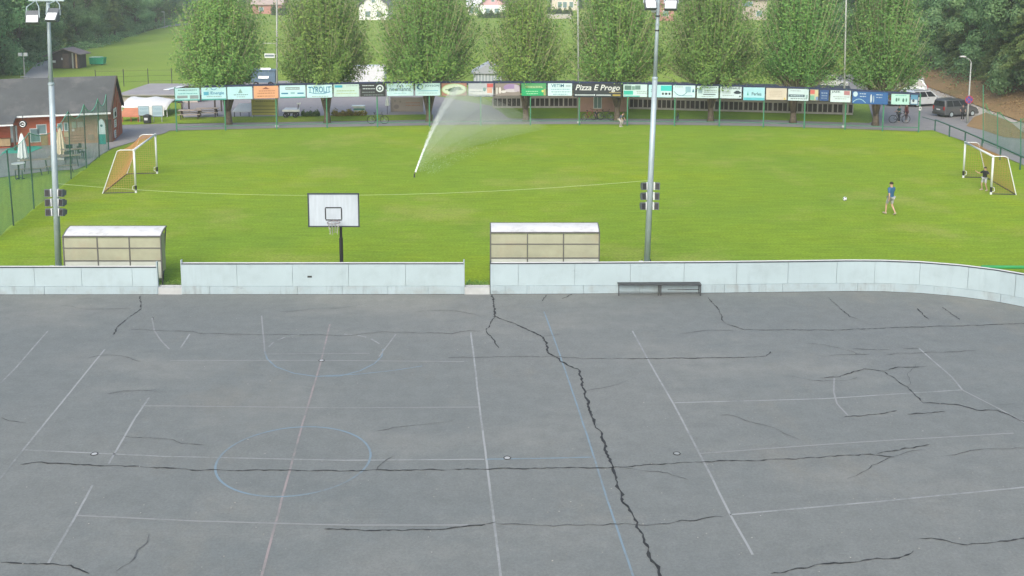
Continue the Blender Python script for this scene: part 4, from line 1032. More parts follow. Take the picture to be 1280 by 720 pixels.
o = jet.build('water_jet', WATER); stuff(o); o['label'] = 'white water jet rising from the sprinkler'; o['category'] = 'water'
def mat_mist(name, dens):
    m = bpy.data.materials.new(name); m.use_nodes = True; nt = m.node_tree
    for n in list(nt.nodes): nt.nodes.remove(n)
    out = nt.nodes.new('ShaderNodeOutputMaterial'); v = nt.nodes.new('ShaderNodeVolumePrincipled')
    v.inputs['Color'].default_value = (.96, .98, .98, 1); v.inputs['Density'].default_value = dens; v.inputs['Anisotropy'].default_value = .2
    nt.links.new(v.outputs[0], out.inputs['Volume']); return m
# the drift of mist: nested lofts from the jet to the right, each thin at its rim
def drift(f_w, f_d, f_t, dens, u0=.06, u1=1.03, nm='water_mist', lab=None):
    mist = MB(); sec = []; nsec, nr = 12, 18
    for i in range(nsec+1):
        u = i/nsec; c0_ = jet_pt(lerp(u0, u1, u)) - Vector((.15*u, 0, -.1*u)); width = (.12 + 7.0*u**1.15)*f_w
        c1_ = c0_ + Vector((width, .5*u, -min(c0_.z - .12, (.2 + 3.3*u)*f_d)))
        mid_ = (c0_ + c1_)/2; ax = (c1_ - c0_)/2; rr_ = (.10 + 1.05*u)*f_t
        ed = (max(.0, 1 - max(0, (u - .55)/.45)**2))**.5
        nrm = ax.cross(jet_pt(min(1, u + .05)) - jet_pt(u - .05)).normalized()
        sec.append([mid_ + ax*math.cos(2*math.pi*j/nr) + nrm*rr_*max(.04, ed)*math.sin(2*math.pi*j/nr) for j in range(nr)])
    for s_ in sec: mist.v += [tuple(v) for v in s_]
    for i in range(nsec):
        for j in range(nr): mist.f.append((i*nr + j, i*nr + (j+1) % nr, (i+1)*nr + (j+1) % nr, (i+1)*nr + j))
    mist.f.append(tuple(reversed(range(nr)))); mist.f.append(tuple(nsec*nr + j for j in range(nr)))
    o = mist.build(nm, mat_mist('mist_%.2f' % dens, dens), fix=True, smooth=True); stuff(o); o['label'] = lab; o['category'] = 'mist'
drift(1.0, 1.0, 1.0, .08, lab='outer veil of pale water mist drifting right of the jet')
drift(.62, .8, .85, .085, lab='middle veil of pale water mist right of the jet')
drift(.30, .5, .7, .14, lab='dense pale water mist just right of the jet')
plume = MB(); sec = []
for i in range(13):
    u = i/12; c = jet_pt(.03 + .97*u); r_ = (.03 + .38*u**1.2)*(1 if u < .8 else max(.1, 1 - ((u - .8)/.2)**2)); d_ = (jet_pt(min(1, u + .04)) - jet_pt(max(0, u - .04))).normalized(); a_ = d_.orthogonal().normalized(); b_ = d_.cross(a_)
    plume.v += [tuple(c + (a_*math.cos(2*math.pi*j/14) + b_*math.sin(2*math.pi*j/14))*r_) for j in range(14)]
for i in range(12):
    for j in range(14): plume.f.append((i*14 + j, i*14 + (j+1) % 14, (i+1)*14 + (j+1) % 14, (i+1)*14 + j))
plume.f += [tuple(reversed(range(14))), tuple(12*14 + j for j in range(14))]
o = plume.build('water_plume', mat_mist('plume', .42), fix=True, smooth=True); stuff(o); o['label'] = 'dense core of fine water around the jet'; o['category'] = 'mist'

# ================================================================== PEOPLE
SKIN = M('skin', (.46, .29, .21), .55, .06, 6)
def skin_mesh(nodes, edges, sub=2):
    me = bpy.data.meshes.new('sk'); me.from_pydata([n[0] for n in nodes], edges, []); o = bpy.data.objects.new('sk', me); COL.objects.link(o)
    md = o.modifiers.new('skin', 'SKIN'); md.use_smooth_shade = True
    for i, n in enumerate(nodes):
        r = n[1]; me.skin_vertices[0].data[i].radius = (r, r) if isinstance(r, (int, float)) else r
        me.skin_vertices[0].data[i].use_root = (i == 0)
    sb = o.modifiers.new('sub', 'SUBSURF'); sb.levels = sub; sb.render_levels = sub
    dg = bpy.context.evaluated_depsgraph_get(); dg.update(); out = bpy.data.meshes.new_from_object(o.evaluated_get(dg))
    bpy.data.objects.remove(o, do_unlink=True); bpy.data.meshes.remove(me)
    return out
def join_mesh(me, mb):
    bm = bmesh.new(); bm.from_mesh(me)
    me2 = mb.mesh('x'); bm.from_mesh(me2); bm.to_mesh(me); bm.free(); bpy.data.meshes.remove(me2); me.shade_smooth(); return me
def person(label, loc, rz, h, shirt, legs, hair, long_trousers=False, pose='stand', shoes=(.5, .5, .5), long_hair=False, group=None, sleeves=.55):
    """a figure facing -Y before turning; joints for a 1.75 m body, scaled to h"""
    k = h/1.75
    J = dict(pel=(0, 0, .95), bel=(0, -.005, 1.08), che=(0, .0, 1.30), nec=(0, .01, 1.47), hd0=(0, -.01, 1.56), hd1=(0, -.02, 1.64), hd2=(0, .0, 1.72))
    for s, sx in (('l', 1), ('r', -1)):
        J.update({'sh'+s: (sx*.18, .01, 1.40), 'el'+s: (sx*.25, .02, 1.12), 'wr'+s: (sx*.27, -.06, .88), 'ha'+s: (sx*.275, -.08, .80), 'hip'+s: (sx*.09, 0, .92), 'kn'+s: (sx*.10, -.02, .50), 'an'+s: (sx*.10, .02, .09), 'to'+s: (sx*.115, -.14, .04)})
    if pose == 'walk':
        J.update(knl=(.09, -.20, .53), anl=(.09, -.22, .10), tol=(.10, -.38, .06), knr=(-.09, .02, .50), anr=(-.09, .26, .16), tor=(-.10, .16, .04),
                 ell=(.25, .14, 1.14), wrl=(.24, .12, .90), hal=(.235, .10, .82), elr=(-.25, -.12, 1.14), wrr=(-.22, -.30, 1.00), har=(-.21, -.36, .96))
    if pose == 'keeper':
        J.update(ell=(.40, -.08, 1.24), wrl=(.55, -.22, 1.36), hal=(.59, -.27, 1.42), elr=(-.38, -.08, 1.22), wrr=(-.50, -.24, 1.30), har=(-.54, -.29, 1.36),
                 knl=(.16, -.10, .50), anl=(.20, .06, .09), tol=(.23, -.10, .04), knr=(-.15, -.12, .50), anr=(-.17, .0, .09), tor=(-.20, -.16, .04))
    if pose == 'bend':
        J.update(pel=(0, .16, .78), bel=(0, .06, .90), che=(0, -.10, 1.06), nec=(0, -.20, 1.20), hd0=(0, -.27, 1.27), hd1=(0, -.30, 1.34), hd2=(0, -.30, 1.42))
        for s, sx in (('l', 1), ('r', -1)):
            J.update({'sh'+s: (sx*.18, -.14, 1.13), 'el'+s: (sx*.24, -.22, .88), 'wr'+s: (sx*.20, -.36, .72), 'ha'+s: (sx*.19, -.41, .66), 'hip'+s: (sx*.09, .15, .76), 'kn'+s: (sx*.14, -.14, .48), 'an'+s: (sx*.12, .06, .09), 'to'+s: (sx*.14, -.1, .04)})
    if pose == 'hold':
        J.update(ell=(.27, -.10, 1.16), wrl=(.24, -.36, 1.06), hal=(.23, -.43, 1.05), elr=(-.27, -.10, 1.16), wrr=(-.22, -.36, 1.06), har=(-.21, -.43, 1.05))
    V = {n: Vector(c)*k for n, c in J.items()}
    order = ['pel', 'bel', 'che', 'nec', 'hd0', 'hd1', 'hd2']
    rad = dict(pel=(.155, .105), bel=(.135, .095), che=(.165, .11), nec=.055, hd0=(.075, .085), hd1=(.082, .10), hd2=(.05, .06))
    edges = [('pel', 'bel'), ('bel', 'che'), ('che', 'nec'), ('nec', 'hd0'), ('hd0', 'hd1'), ('hd1', 'hd2')]
    for s in 'lr':
        order += ['sh'+s, 'el'+s, 'wr'+s, 'ha'+s, 'hip'+s, 'kn'+s, 'an'+s, 'to'+s]
        rad.update({'sh'+s: .055, 'el'+s: .042, 'wr'+s: .028, 'ha'+s: (.036, .02), 'hip'+s: .085, 'kn'+s: .055, 'an'+s: .036, 'to'+s: (.04, .025)})
        edges += [('che', 'sh'+s), ('sh'+s, 'el'+s), ('el'+s, 'wr'+s), ('wr'+s, 'ha'+s), ('pel', 'hip'+s), ('hip'+s, 'kn'+s), ('kn'+s, 'an'+s), ('an'+s, 'to'+s)]
    def scl(r): return tuple(x*k for x in r) if isinstance(r, tuple) else r*k
    me = skin_mesh([(V[n], scl(rad[n])) for n in order], [(order.index(a), order.index(b)) for a, b in edges])
    ex = MB()
    for s, sx in (('l', 1), ('r', -1)):
        d = (V['ha'+s] - V['wr'+s]).normalized(); side = d.cross(Vector((0, 1, 0)) if abs(d.y) < .9 else Vector((0, 0, 1))).normalized(); fl = side.cross(d).normalized()
        for i in range(4):
            b = V['ha'+s] + side*(i - 1.5)*.019*k; L = (.062, .072, .068, .052)[i]*k
            ex.tube([b, b + d*L*.55, b + d*L*.95 - fl*.018*k], [.0095*k, .0085*k, .006*k], 6)
        b = V['wr'+s].lerp(V['ha'+s], .5) - side*.026*k; ex.tube([b, b + d*.028*k - side*.028*k, b + d*.058*k - side*.034*k], [.011*k, .0095*k, .007*k], 6)
    hc = V['hd1']
    hd = (V['hd2'] - V['hd0']).normalized(); fw = Vector((0, -1, 0)); fw = (fw - hd*fw.dot(hd)).normalized(); sd2 = hd.cross(fw)
    nz = hc - hd*.01*k + fw*.095*k; ex.tube([hc + hd*.025*k + fw*.085*k, nz + fw*.02*k, nz - hd*.02*k], [.010*k, .014*k, .008*k], 6)
    for s in (-1, 1): ex.ell(hc + sd2*s*.088*k - hd*.005*k, (.012*k, .022*k, .032*k), 8, 5)
    join_mesh(me, ex); me.materials.append(SKIN)
    t = thing('person', label, 'person', loc, rz, group)
    link('body', me, t)
    face = MB()
    for s in (-1, 1): face.ell(hc + sd2*s*.034*k + fw*.088*k + hd*.018*k, .011*k, 8, 5)
    face.build('eyes', ink((.03, .025, .02)), t)
    MB().ell(hc + fw*.088*k - hd*.055*k, (.026*k, .01*k, .007*k), 8, 5).build('mouth', ink((.34, .12, .10)), t)
    # clothing
    names = ['bel', 'che', 'pel', 'shl', 'shr']; nod = [(V['bel'], scl((.155, .118))), (V['che'], scl((.19, .142))), (V['pel'] + Vector((0, 0, .02*k)), scl((.172, .125))), (V['shl'], .082*k), (V['shr'], .082*k), (V['shl'].lerp(V['ell'], sleeves*1.6 if sleeves < .6 else 1), .062*k), (V['shr'].lerp(V['elr'], sleeves*1.6 if sleeves < .6 else 1), .062*k), (V['che'].lerp(V['nec'], .72), .098*k)]
    ed = [(0, 1), (0, 2), (1, 3), (1, 4), (3, 5), (4, 6), (1, 7)]
    if sleeves >= .6:
        nod += [(V['wrl'], .045*k), (V['wrr'], .045*k)]; ed += [(5, 8), (6, 9)]
    ms = skin_mesh(nod, ed); ms.materials.append(ink(shirt)); link('shirt', ms, t)
    end = 1.0
    nod = [(V['pel'] + Vector((0, 0, .03*k)), scl((.165, .118))), (V['hipl'], .105*k), (V['hipr'], .105*k), (V['knl'].lerp(V['hipl'], .12 if not long_trousers else 0), .082*k if not long_trousers else .07*k), (V['knr'].lerp(V['hipr'], .12 if not long_trousers else 0), .082*k if not long_trousers else .07*k)]
    ed = [(0, 1), (0, 2), (1, 3), (2, 4)]
    if long_trousers:
        nod += [(V['anl'] + Vector((0, 0, .02*k)), .055*k), (V['anr'] + Vector((0, 0, .02*k)), .055*k)]; ed += [(3, 5), (4, 6)]
    ml = skin_mesh(nod, ed); ml.materials.append(ink(legs)); link('trousers' if long_trousers else 'shorts', ml, t)
    hm = MB(); hm.ell(hc + hd*.028*k - fw*.014*k, (.098*k, .108*k, .098*k), 12, 7, -.25)
    if long_hair: hm.tube([hc - fw*.07*k, hc - fw*.1*k - hd*.12*k, hc - fw*.08*k - hd*.3*k], [.07*k, .065*k, .03*k], 8)
    hm.build('hair', ink(hair), t, smooth=True)
    for s in 'lr':
        a, b = V['an'+s], V['to'+s]; sh = MB(); sh.tube([a + Vector((0, .05, -.03))*k, a + Vector((0, 0, -.035))*k, b + Vector((0, .02, .005))*k, b + Vector((0, -.05, 0))*k], [.042*k, .05*k, .045*k, .026*k], 8); sh.build('shoe', ink(shoes), t, smooth=True)
    return t
def gp(x, y):
    p = P(x, y); p.z = 0.; return p
def hpx(x, y, top): return R(x, top, P(x, y).y).z
person('youth in a blue shirt and pale grey shorts walking on the pitch', gp(1112.5, 268.5), RAD(205), hpx(1112, 268, 227), (.04, .14, .28), (.42, .44, .44), (.03, .022, .015), pose='walk', shoes=(.5, .42, .32))
person('child in a black shirt and pale shorts guarding the right goal', gp(1230, 238), RAD(-62), hpx(1230, 238, 208.5), (.028, .028, .033), (.52, .54, .56), (.05, .035, .025), pose='keeper', shoes=(.6, .5, .42))
person('person bending down by the fence post next to the wide black board', gp(776, 158.5), RAD(50), hpx(776, 158.5, 136.5), (.10, .13, .17), (.55, .52, .48), (.08, .06, .05), pose='bend', shoes=(.7, .66, .6), long_trousers=True)
person('person in a teal shirt standing with a bicycle behind the fence', gp(1123.5, 153), RAD(-80), hpx(1123, 153, 131.5), (.04, .16, .16), (.05, .06, .09), (.02, .018, .016), pose='hold', long_trousers=True)
person('person in dark red clothes standing beside the cyclist', gp(1132.5, 152), RAD(40), hpx(1132, 152, 129), (.16, .045, .05), (.09, .05, .06), (.04, .025, .02), long_trousers=True, long_hair=True, sleeves=.9)
person('person in black with a white shirt front next to the dark grey car', gp(1203, 150.5), RAD(-20), hpx(1203, 150.5, 130.5), (.05, .05, .055), (.02, .022, .026), (.03, .025, .02), pose='hold', long_trousers=True)
person('person in dark clothes with bicycles behind the fence, under the black board', gp(745, 151), RAD(20), hpx(745, 151, 134), (.03, .05, .05), (.05, .05, .06), (.04, .03, .02), pose='bend', long_trousers=True)

# ball
pb = gp(1056, 251); bl = MB(); bl.ell((0, 0, .11), .11, 16, 10)
tb = thing('football', 'white football lying on the grass left of the walking youth', 'ball', pb); bl.build('skin', WPAINT, tb, smooth=True)
bp = MB()
for v in ((0, -.6, .8), (.8, -.5, .2), (-.8, -.5, .3), (.1, -.9, -.4), (0, .8, .6)):
    n = Vector(v).normalized(); s = n.orthogonal().normalized(); u = n.cross(s); bp.prism([Vector((0, 0, .11)) + n*.108 + (s*math.cos(a) + u*math.sin(a))*.032 for a in [2*math.pi*i/5 for i in range(5)]], n*.004)
bp.build('patches', BPAINT, tb)

# ================================================================== BICYCLES
RUB = M('rubber', (.02, .02, .02), .8, .2, 5)
def bicycle(label, loc, rz, col, sc=1., lean=.08):
    t = thing('bicycle', label, 'bicycle', loc, rz); t.scale = (sc,)*3; t.rotation_euler = (lean, 0, rz)
    for x in (-.52, .52):
        w_ = MB().ring((x, 0, .345), .325, .022, (0, 1, 0), 24, 5).build('wheel', RUB, t)
        s = MB()
        for i in range(10):
            a = 2*math.pi*i/10; s.bar((x, .01*(-1)**i, .345), (x + .31*math.cos(a), 0, .345 + .31*math.sin(a)), .006)
        s.build('spokes', GALV, w_); MB().tube([(x, -.05, .345), (x, .05, .345)], .025, 8).build('hub', GALV, w_)
    f = MB(); A, B, C, D, E = Vector((-.52, 0, .345)), Vector((-.08, 0, .30)), Vector((-.22, 0, .80)), Vector((.34, 0, .80)), Vector((.52, 0, .345))
    for p, q in ((A, B), (B, C), (C, D), (B, D + Vector((.02, 0, -.08))), (A, C), (D + Vector((-.03, 0, .12)), E)): f.tube([p, q], .02, 6)
    f.build('frame', M('bike_' + label[:12], col, .4, .1, 3), t)
    MB().tube([(.30, -.28, .98), (.36, -.1, .96), (.33, 0, .93), (.36, .1, .96), (.30, .28, .98)], .014, 6).build('handlebar', BPAINT, t)
    MB().lathe((-.25, 0, .88), [(.03, -.08), (.03, 0), (.10, .02), (.09, .06), (.02, .07)], 8).build('saddle', BPAINT, t)
    cr = MB().ring((-.08, 0, .30), .09, .012, (0, 1, 0), 14, 4).build('chainring', DMETAL, t)
    MB().bar((-.08, .07, .30), (.04, .07, .18), .02).build('pedal', DMETAL, cr); MB().bar((-.08, -.07, .30), (-.20, -.07, .42), .02).build('pedal', DMETAL, cr)
    return t
bicycle('dark bicycle leaning at the fence post below the black emblem board', gp(472.5, 155.0), RAD(2), (.05, .05, .055), 1.02)
bicycle('bicycle held by the person in teal at the right end of the fence', gp(1124, 154), RAD(-4), (.10, .10, .11), 1.)
bicycle('red bicycle leaning beside the person under the wide black board', gp(736, 150.5), RAD(35), (.35, .05, .05), .95)
bicycle('dark bicycle parked under the right half of the wide black board', gp(757, 150.3), RAD(-30), (.06, .06, .07), .95)
bicycle('small dark bicycle parked beside the fence right of the middle mast', gp(846, 152.5), RAD(70), (.03, .035, .04), .85)

# ================================================================== CLUBHOUSE ON THE LEFT
REDW = M('red_timber_wall', (.46, .125, .07), .75, .15, 1.5, 0, 0, .25, (1, 1, 6))
BROWNW = M('brown_timber_wall', (.30, .20, .14), .75, .15, 1.2, 0, 0, .25, (1, 1, 8))
SLATE = M('grey_roof_felt', (.088, .096, .097), .8, .12, .8, .15, 0, .25, None, ((.20, .195, .19), .7, .5))
GLASS = M('window_glass', (.16, .24, .25), .12, .1, 1, 0, 0, .7)
WOODL = M('light_wood', (.46, .33, .19), .7, .15, 2, 0, 0, .25, (1, 6, 1))
WOODD = M('dark_wood', (.075, .06, .052), .8, .2, 1.5, 0, 0, .2, (6, 6, 1))
FR = P(141, 177.5); FR.z = 0
u = Vector((.94, .34, 0)).normalized(); back = Vector((-.21, 1, 0)).normalized()
DEPTH = 4.6; LEN = 16.
FLc = FR - u*LEN; BR = FR + back*DEPTH; BLc = BR - u*LEN
ze = R(141, 141.5, FR.y - .9).z; ridge = FR + back*(DEPTH*.5); zr = R(143, 96.5, ridge.y).z
wt = 2.25
cl = thing('clubhouse', 'long red timber clubhouse with dark grey roof at the left edge', 'building')
def wall(name, a, b, z1, mat, th=.18, z0=0.):
    return MB().prism([(a.x, a.y, z0), (b.x, b.y, z0), (b.x, b.y, z1), (a.x, a.y, z1)], ((b - a).normalized().cross(Vector((0,0,1))))*-th).build(name, mat, cl)
split = FR - u*3.2
wall('front_wall', FLc, split, wt + .3, REDW); wall('front_wall', split, FR, wt + .3, BROWNW)
mid_ = ridge
gw = MB(); gw.prism([(FR.x, FR.y, 0), (BR.x, BR.y, 0), (BR.x, BR.y, wt - .1), (ridge.x, ridge.y, zr - .15), (FR.x, FR.y, wt + .3)], u*-.18); gw.build('gable_wall', M('gable_red_brown', (.36, .16, .12), .75, .14, 1.5, 0, 0, .25, (1, 1, 6)), cl)
for i in range(5):                               # cladding boards of the gable
    q = FR + back*(DEPTH*(i + 1)/6); hh = min(wt + .25 + (zr - wt)*(i + 1)/3, zr - .3) if i < 2 else wt + .2 + max(0, (zr - wt - .3)*(4 - i)/2.2)
    MB().bar((q.x + u.x*.02, q.y + u.y*.02, .05), (q.x + u.x*.02, q.y + u.y*.02, hh), .05, .03).build('batten', REDW, cl)
eave = -.9
def rp(s, off, z): q = FR + u*s + back*off; return Vector((q.x, q.y, z))
over = .12
ra, rb = rp(over, DEPTH*.5, zr), rp(-LEN, DEPTH*.5, zr)
zeb = ze - .15
fa, fb = rp(over, eave, ze), rp(-LEN, eave, ze)
ba, bb = rp(over, DEPTH + .35, zeb), rp(-LEN, DEPTH + .35, zeb)
rf = MB(); rf.prism([fb, fa, ra, rb], (0, 0, .12)); rf.prism([rb, ra, ba, bb], (0, 0, .12)); rfo = rf.build('roof', SLATE, cl)
MB().bar(fa + Vector((0, -.03, .0)), fb + Vector((0, -.03, .0)), .10, .12).build('gutter', WPAINT, rfo)
MB().bar(fa + Vector((0, 0, .03)), ra + Vector((0, 0, .03)), .08, .2).build('verge_board', WOODD, rfo); MB().bar(ra + Vector((0, 0, .03)), ba + Vector((0, 0, .03)), .08, .2).build('verge_board', WOODD, rfo)
# low projecting roof at the far left
pa_ = R(22, 147, FR.y - 3.6); s0 = -((FR - Vector((pa_.x, pa_.y, 0))).dot(u))
e1 = rp(s0, eave - 1.1, ze - .42); e2 = rp(-LEN, eave - 1.1, ze - .42); e3 = rp(s0, eave, ze + .02); e4 = rp(-LEN, eave, ze + .02)
MB().prism([e2, e1, e3, e4], (0, 0, .10)).build('porch_roof', SLATE, cl); MB().bar(e1, e2, .08, .10).build('gutter', WPAINT, cl)
MB().bar((e1.x, e1.y + .1, 0), (e1.x, e1.y + .1, ze - .45), .12).build('porch_post', WOODD, cl)
def on_wall(x0, y0, x1, y1, name, mat, off=.03, parent=cl):
    # rectangle on the front wall, given by picture corners
    def hit(x, y):
        d_ = ray(x, y); n_ = u.cross(Vector((0, 0, 1))); t_ = (FR - Vector((0, 0, CAM_H))).dot(n_)/d_.dot(n_); return Vector((0, 0, CAM_H)) + d_*t_
    a, b = hit(x0, y1), hit(x1, y0); n_ = u.cross(Vector((0, 0, 1)))
    if n_.y > 0: n_ = -n_
    return MB().prism([(a.x, a.y, a.z), (b.x, b.y, a.z), (b.x, b.y, b.z), (a.x, a.y, b.z)], n_*off).build(name, mat, parent)
for x0, y0, x1, y1 in ((46, 155, 58, 168), (38, 160, 50, 178), (72, 154, 78, 164), (80, 153, 85, 164)):
    wn_ = on_wall(x0, y0, x1, y1, 'window', WPAINT, .05); on_wall(x0 + 1, y0 + 1, x1 - 1, y1 - 1, 'pane', GLASS, .065, wn_)
for x0, y0, x1, y1, c in ((52, 168, 59, 183, (.40, .28, .12)), (14, 157, 21, 178, (.62, .66, .68)), (90, 152, 95, 160, (.40, .44, .34)), (97, 152, 104, 159, (.42, .40, .34)), (90, 161, 93, 164, (.66, .64, .6)), (69, 165, 73, 172, (.60, .58, .3)), (80, 165, 86, 171, (.55, .5, .3))):
    on_wall(x0, y0, x1, y1, 'menu_board', ink(c), .06)
for y in (169, 172.5, 176): on_wall(88, y, 106, y + .6, 'cladding_joint', WOODD, .035)
on_wall(110, 168, 117, 175, 'poster', ink((.30, .24, .18)), .05); on_wall(133, 149, 139, 178, 'door', WOODD, .05)
on_wall(-6, 172, 13.5, 182, 'serving_counter', WOODL, .5); on_wall(-6, 182.2, 13, 190, 'counter_front', REDW, .35)
q = R(28.7, 155, FR.y - 4.6); lg = thing('round_sign', 'round black and white sign hanging under the clubhouse eaves', 'sign', q)
MB().lathe((0, 0, 0), [(.0, -.01), (.26, 0), (.26, .05), (0, .06)], 18).build('disc', BPAINT, lg).rotation_euler = (RAD(90), 0, RAD(15))
MB().ring((0, -.07, 0), .17, .035, (0, 1, 0), 20, 5).build('emblem', WPAINT, lg); MB().box((.02, -.08, 0), (.14, .02, .06)).build('emblem_bar', WPAINT, lg); MB().bar((0, .02, .24), (0, .02, .6), .03).build('hanger', BPAINT, lg)
# signs on the gable
gn = Vector((back.y, -back.x, 0))
for a_, z0_, z1_, w0, lab, mk in ((.12, 1.62, 2.35, 1.3, 'white sign with a black emblem high on the clubhouse gable', True), (.16, .95, 1.5, .8, 'white sign plate in the middle of the clubhouse gable', False), (.13, .2, .75, .6, 'white sign plate low on the clubhouse gable', False)):
    q = FR + back*(DEPTH*a_) + gn*.04
    o = thing('wall_sign', lab, 'sign', (q.x, q.y, z0_), math.atan2(back.y, back.x))
    MB().box((w0/2, -.02, (z1_ - z0_)/2), (w0, .04, z1_ - z0_)).build('panel', WPAINT, o)
    if mk:
        MB().ring((w0*.5, -.045, .3), .17, .04, (0, 1, 0), 14, 4).build('emblem', BPAINT, o); MB().box((w0*.5, -.045, .58), (.4, .006, .08)).build('emblem_bar', BPAINT, o)
    else:
        for k_ in range(3): MB().box((w0*.5, -.044, .12 + .15*k_), (w0*.6, .006, .05)).build('print', ink((.2, .22, .24)), o)

# ------------------------------------------------------------------ left safety net
npx = [((-14, 305), (-30, 206)), ((17, 282), (8.5, 187)), ((42.6, 261), (36, 166)), ((89, 224), (85, 139.5)), ((108, 210), (104.5, 130.5)), ((124, 197), (122, 123.5)), ((136, 187.5), (132.5, 118))]
nt_ = thing('safety_net_fence', 'tall green safety net on thin dark posts along the left side of the pitch', 'fence')
tops, bots = [], []
for (bx, by), (tx, ty) in npx:
    b = gp(bx, by); tpt = R(tx, ty, b.y); tops.append(tpt); bots.append(b)
    MB().tube([b, tpt], .035, 7).build('post', M('dark_green_post', (.04, .085, .065), .5, .15, 3), nt_)
for i in range(len(tops)-1):
    n = 12; L0, L1 = [], []
    for k_ in range(n+1):
        v = k_/n; tp_ = tops[i].lerp(tops[i+1], v); tp_.z -= .62*4*v*(1 - v)*(1 if i > 1 else .3); L0.append(tp_)
        b_ = bots[i].lerp(bots[i+1], v); b_.z = .03 + .06*math.sin(9*v + i); L1.append(b_)
    m = MB(); cols = 5
    for j in range(cols+1):
        for a_, b_ in zip(L0, L1):
            q = a_.lerp(b_, j/cols); q.x += .05*math.sin(j*1.3 + q.y); m.v.append(tuple(q))
    for j in range(cols):
        for k_ in range(n): m.f.append((j*(n+1) + k_, j*(n+1) + k_ + 1, (j+1)*(n+1) + k_ + 1, (j+1)*(n+1) + k_))
    m.build('net', NETG, nt_, smooth=True)
    MB().tube(L0, .02, 5).build('top_cord', M('net_cord', (.10, .36, .25), .7, .1), nt_)

# ------------------------------------------------------------------ patio furniture
CREAM = M('cream_canvas', (.66, .58, .42), .8, .1, 3, 0, 0, .2, (4, 4, 1), ((.5, .34, .2), 3, .5)); WCANV = M('white_canvas', (.68, .74, .74), .8, .1, 3, 0, 0, .2, (4, 4, 1))
for x, yb, yt, yw, mt, lab in ((29, 201, 167, 197, WCANV, 'closed white parasol on the clubhouse patio, left of the mast'), (77, 199, 160.5, 192, CREAM, 'closed cream parasol on the clubhouse patio, right of the mast')):
    b = gp(x, yb); zt = R(x, yt, b.y).z; zw = R(x, yw, b.y).z
    t = thing('parasol', lab, 'parasol', b)
    MB().tube([(0, 0, 0), (0, 0, zt + .08)], .025, 8).build('pole', WOODL, t)
    m = MB(); n = 16; prof = [(.04, zt), (.11, zt - .25), (.19, zt*.62), (.24, zw + .35), (.28, zw)]
    for r_, z_ in prof:
        for j in range(n): a = 2*math.pi*j/n; q = r_*(1 + (.22 if j % 2 else -.12)); m.v.append((q*math.cos(a), q*math.sin(a), z_ + (.05 if j % 2 else -.05)*(r_ > .2)))
    for i in range(len(prof)-1):
        for j in range(n): m.f.append((i*n + j, (i+1)*n + j, (i+1)*n + (j+1) % n, i*n + (j+1) % n))
    m.f.append(tuple(range(n))); m.build('canopy', mt, t, fix=True)
    MB().box((0, 0, .05), (.5, .5, .1)).build('base', CONC, t)
b = gp(24, 224); zt = R(24, 204, b.y).z
t = thing('standing_table', 'round white standing table on the patio', 'table', b)
MB().lathe((0, 0, zt - .04), [(.36, 0), (.38, .02), (.38, .04), (.3, .05)], 18).build('top', WPAINT, t); MB().tube([(0, 0, 0), (0, 0, zt - .04)], .05, 8).build('pole', DMETAL, t)
for i in range(3):
    a = 2.1*i + .4; MB().bar((0, 0, .1), (.3*math.cos(a), .3*math.sin(a), .02), .04).build('foot', DMETAL, t)
for sx in (-1, 1): MB().bar((sx*.2, 0, 0), (sx*.2, 0, .55), .04).build('stay', DMETAL, t)
def beer_table(label, x, y, rz, L=2.0, bench=False, mat=None):
    b = gp(x, y); t = thing('beer_bench' if bench else 'beer_table', label, 'bench' if bench else 'table', b, rz); hgt = .46 if bench else .76; wd = .25 if bench else .55
    for k_ in range(2 if bench else 4): MB().box((0, -wd/2 + wd*(k_ + .5)/(2 if bench else 4), hgt - .015), (L, wd/(2 if bench else 4) - .012, .03)).build('plank', mat or WOODL, t)
    for sx in (-1, 1):
        for sy in (-1, 1): MB().bar((sx*(L/2 - .2), sy*wd*.4, 0), (sx*(L/2 - .28), sy*wd*.4, hgt - .03), .035).build('leg', DMETAL, t)
        MB().bar((sx*(L/2 - .24), -wd*.4, .25), (sx*(L/2 - .24), wd*.4, .25), .03).build('crossbar', DMETAL, t)
BW = M('weathered_bench_wood', (.24, .20, .16), .8, .2, 3)
beer_table('brown beer table beside the white standing table', 45, 214, RAD(20), 1.7, mat=BW); beer_table('low bench left of the mast, behind the net', 38, 220, RAD(20), 1.7, True, BW)
beer_table('brown beer table below the cream parasol', 82, 209, RAD(22), 1.9, mat=BW); beer_table('low bench below the cream parasol', 76, 216, RAD(22), 1.8, True, BW)
beer_table('farther brown table near the clubhouse brown wall', 93, 200, RAD(24), 1.6, mat=BW)
def chair(label, x, y, rz):
    b = gp(x, y); t = thing('patio_chair', label, 'chair', b, rz, 'dark patio chairs')
    MB().box((0, 0, .44), (.42, .42, .03)).build('seat', DMETAL, t); MB().box((0, .21, .68), (.42, .03, .34)).build('backrest', DMETAL, t)
    for sx in (-1, 1):
        for sy in (-1, 1): MB().bar((sx*.19, sy*.19, 0), (sx*.19, sy*.19, .43 if sy < 0 else .84), .03).build('leg', DMETAL, t)
for (x, y, rz), lab in zip(((88, 197, .6), (97, 195, -.8), (102, 198, 2.2), (86, 205, 3.4)), ('dark patio chair nearest the cream parasol', 'dark patio chair by the brown wall, farthest back', 'dark patio chair next to the net post on the right', 'dark patio chair in front of the brown table')): chair(lab, x, y, rz)
mt_ = MB().sheet([(*P(2, 191.5).xy, .03), (*P(36, 191.5).xy, .03), (*P(53, 184.5).xy, .03), (*P(46, 182.5).xy, .03), (*P(10, 185.5).xy, .03)]); 
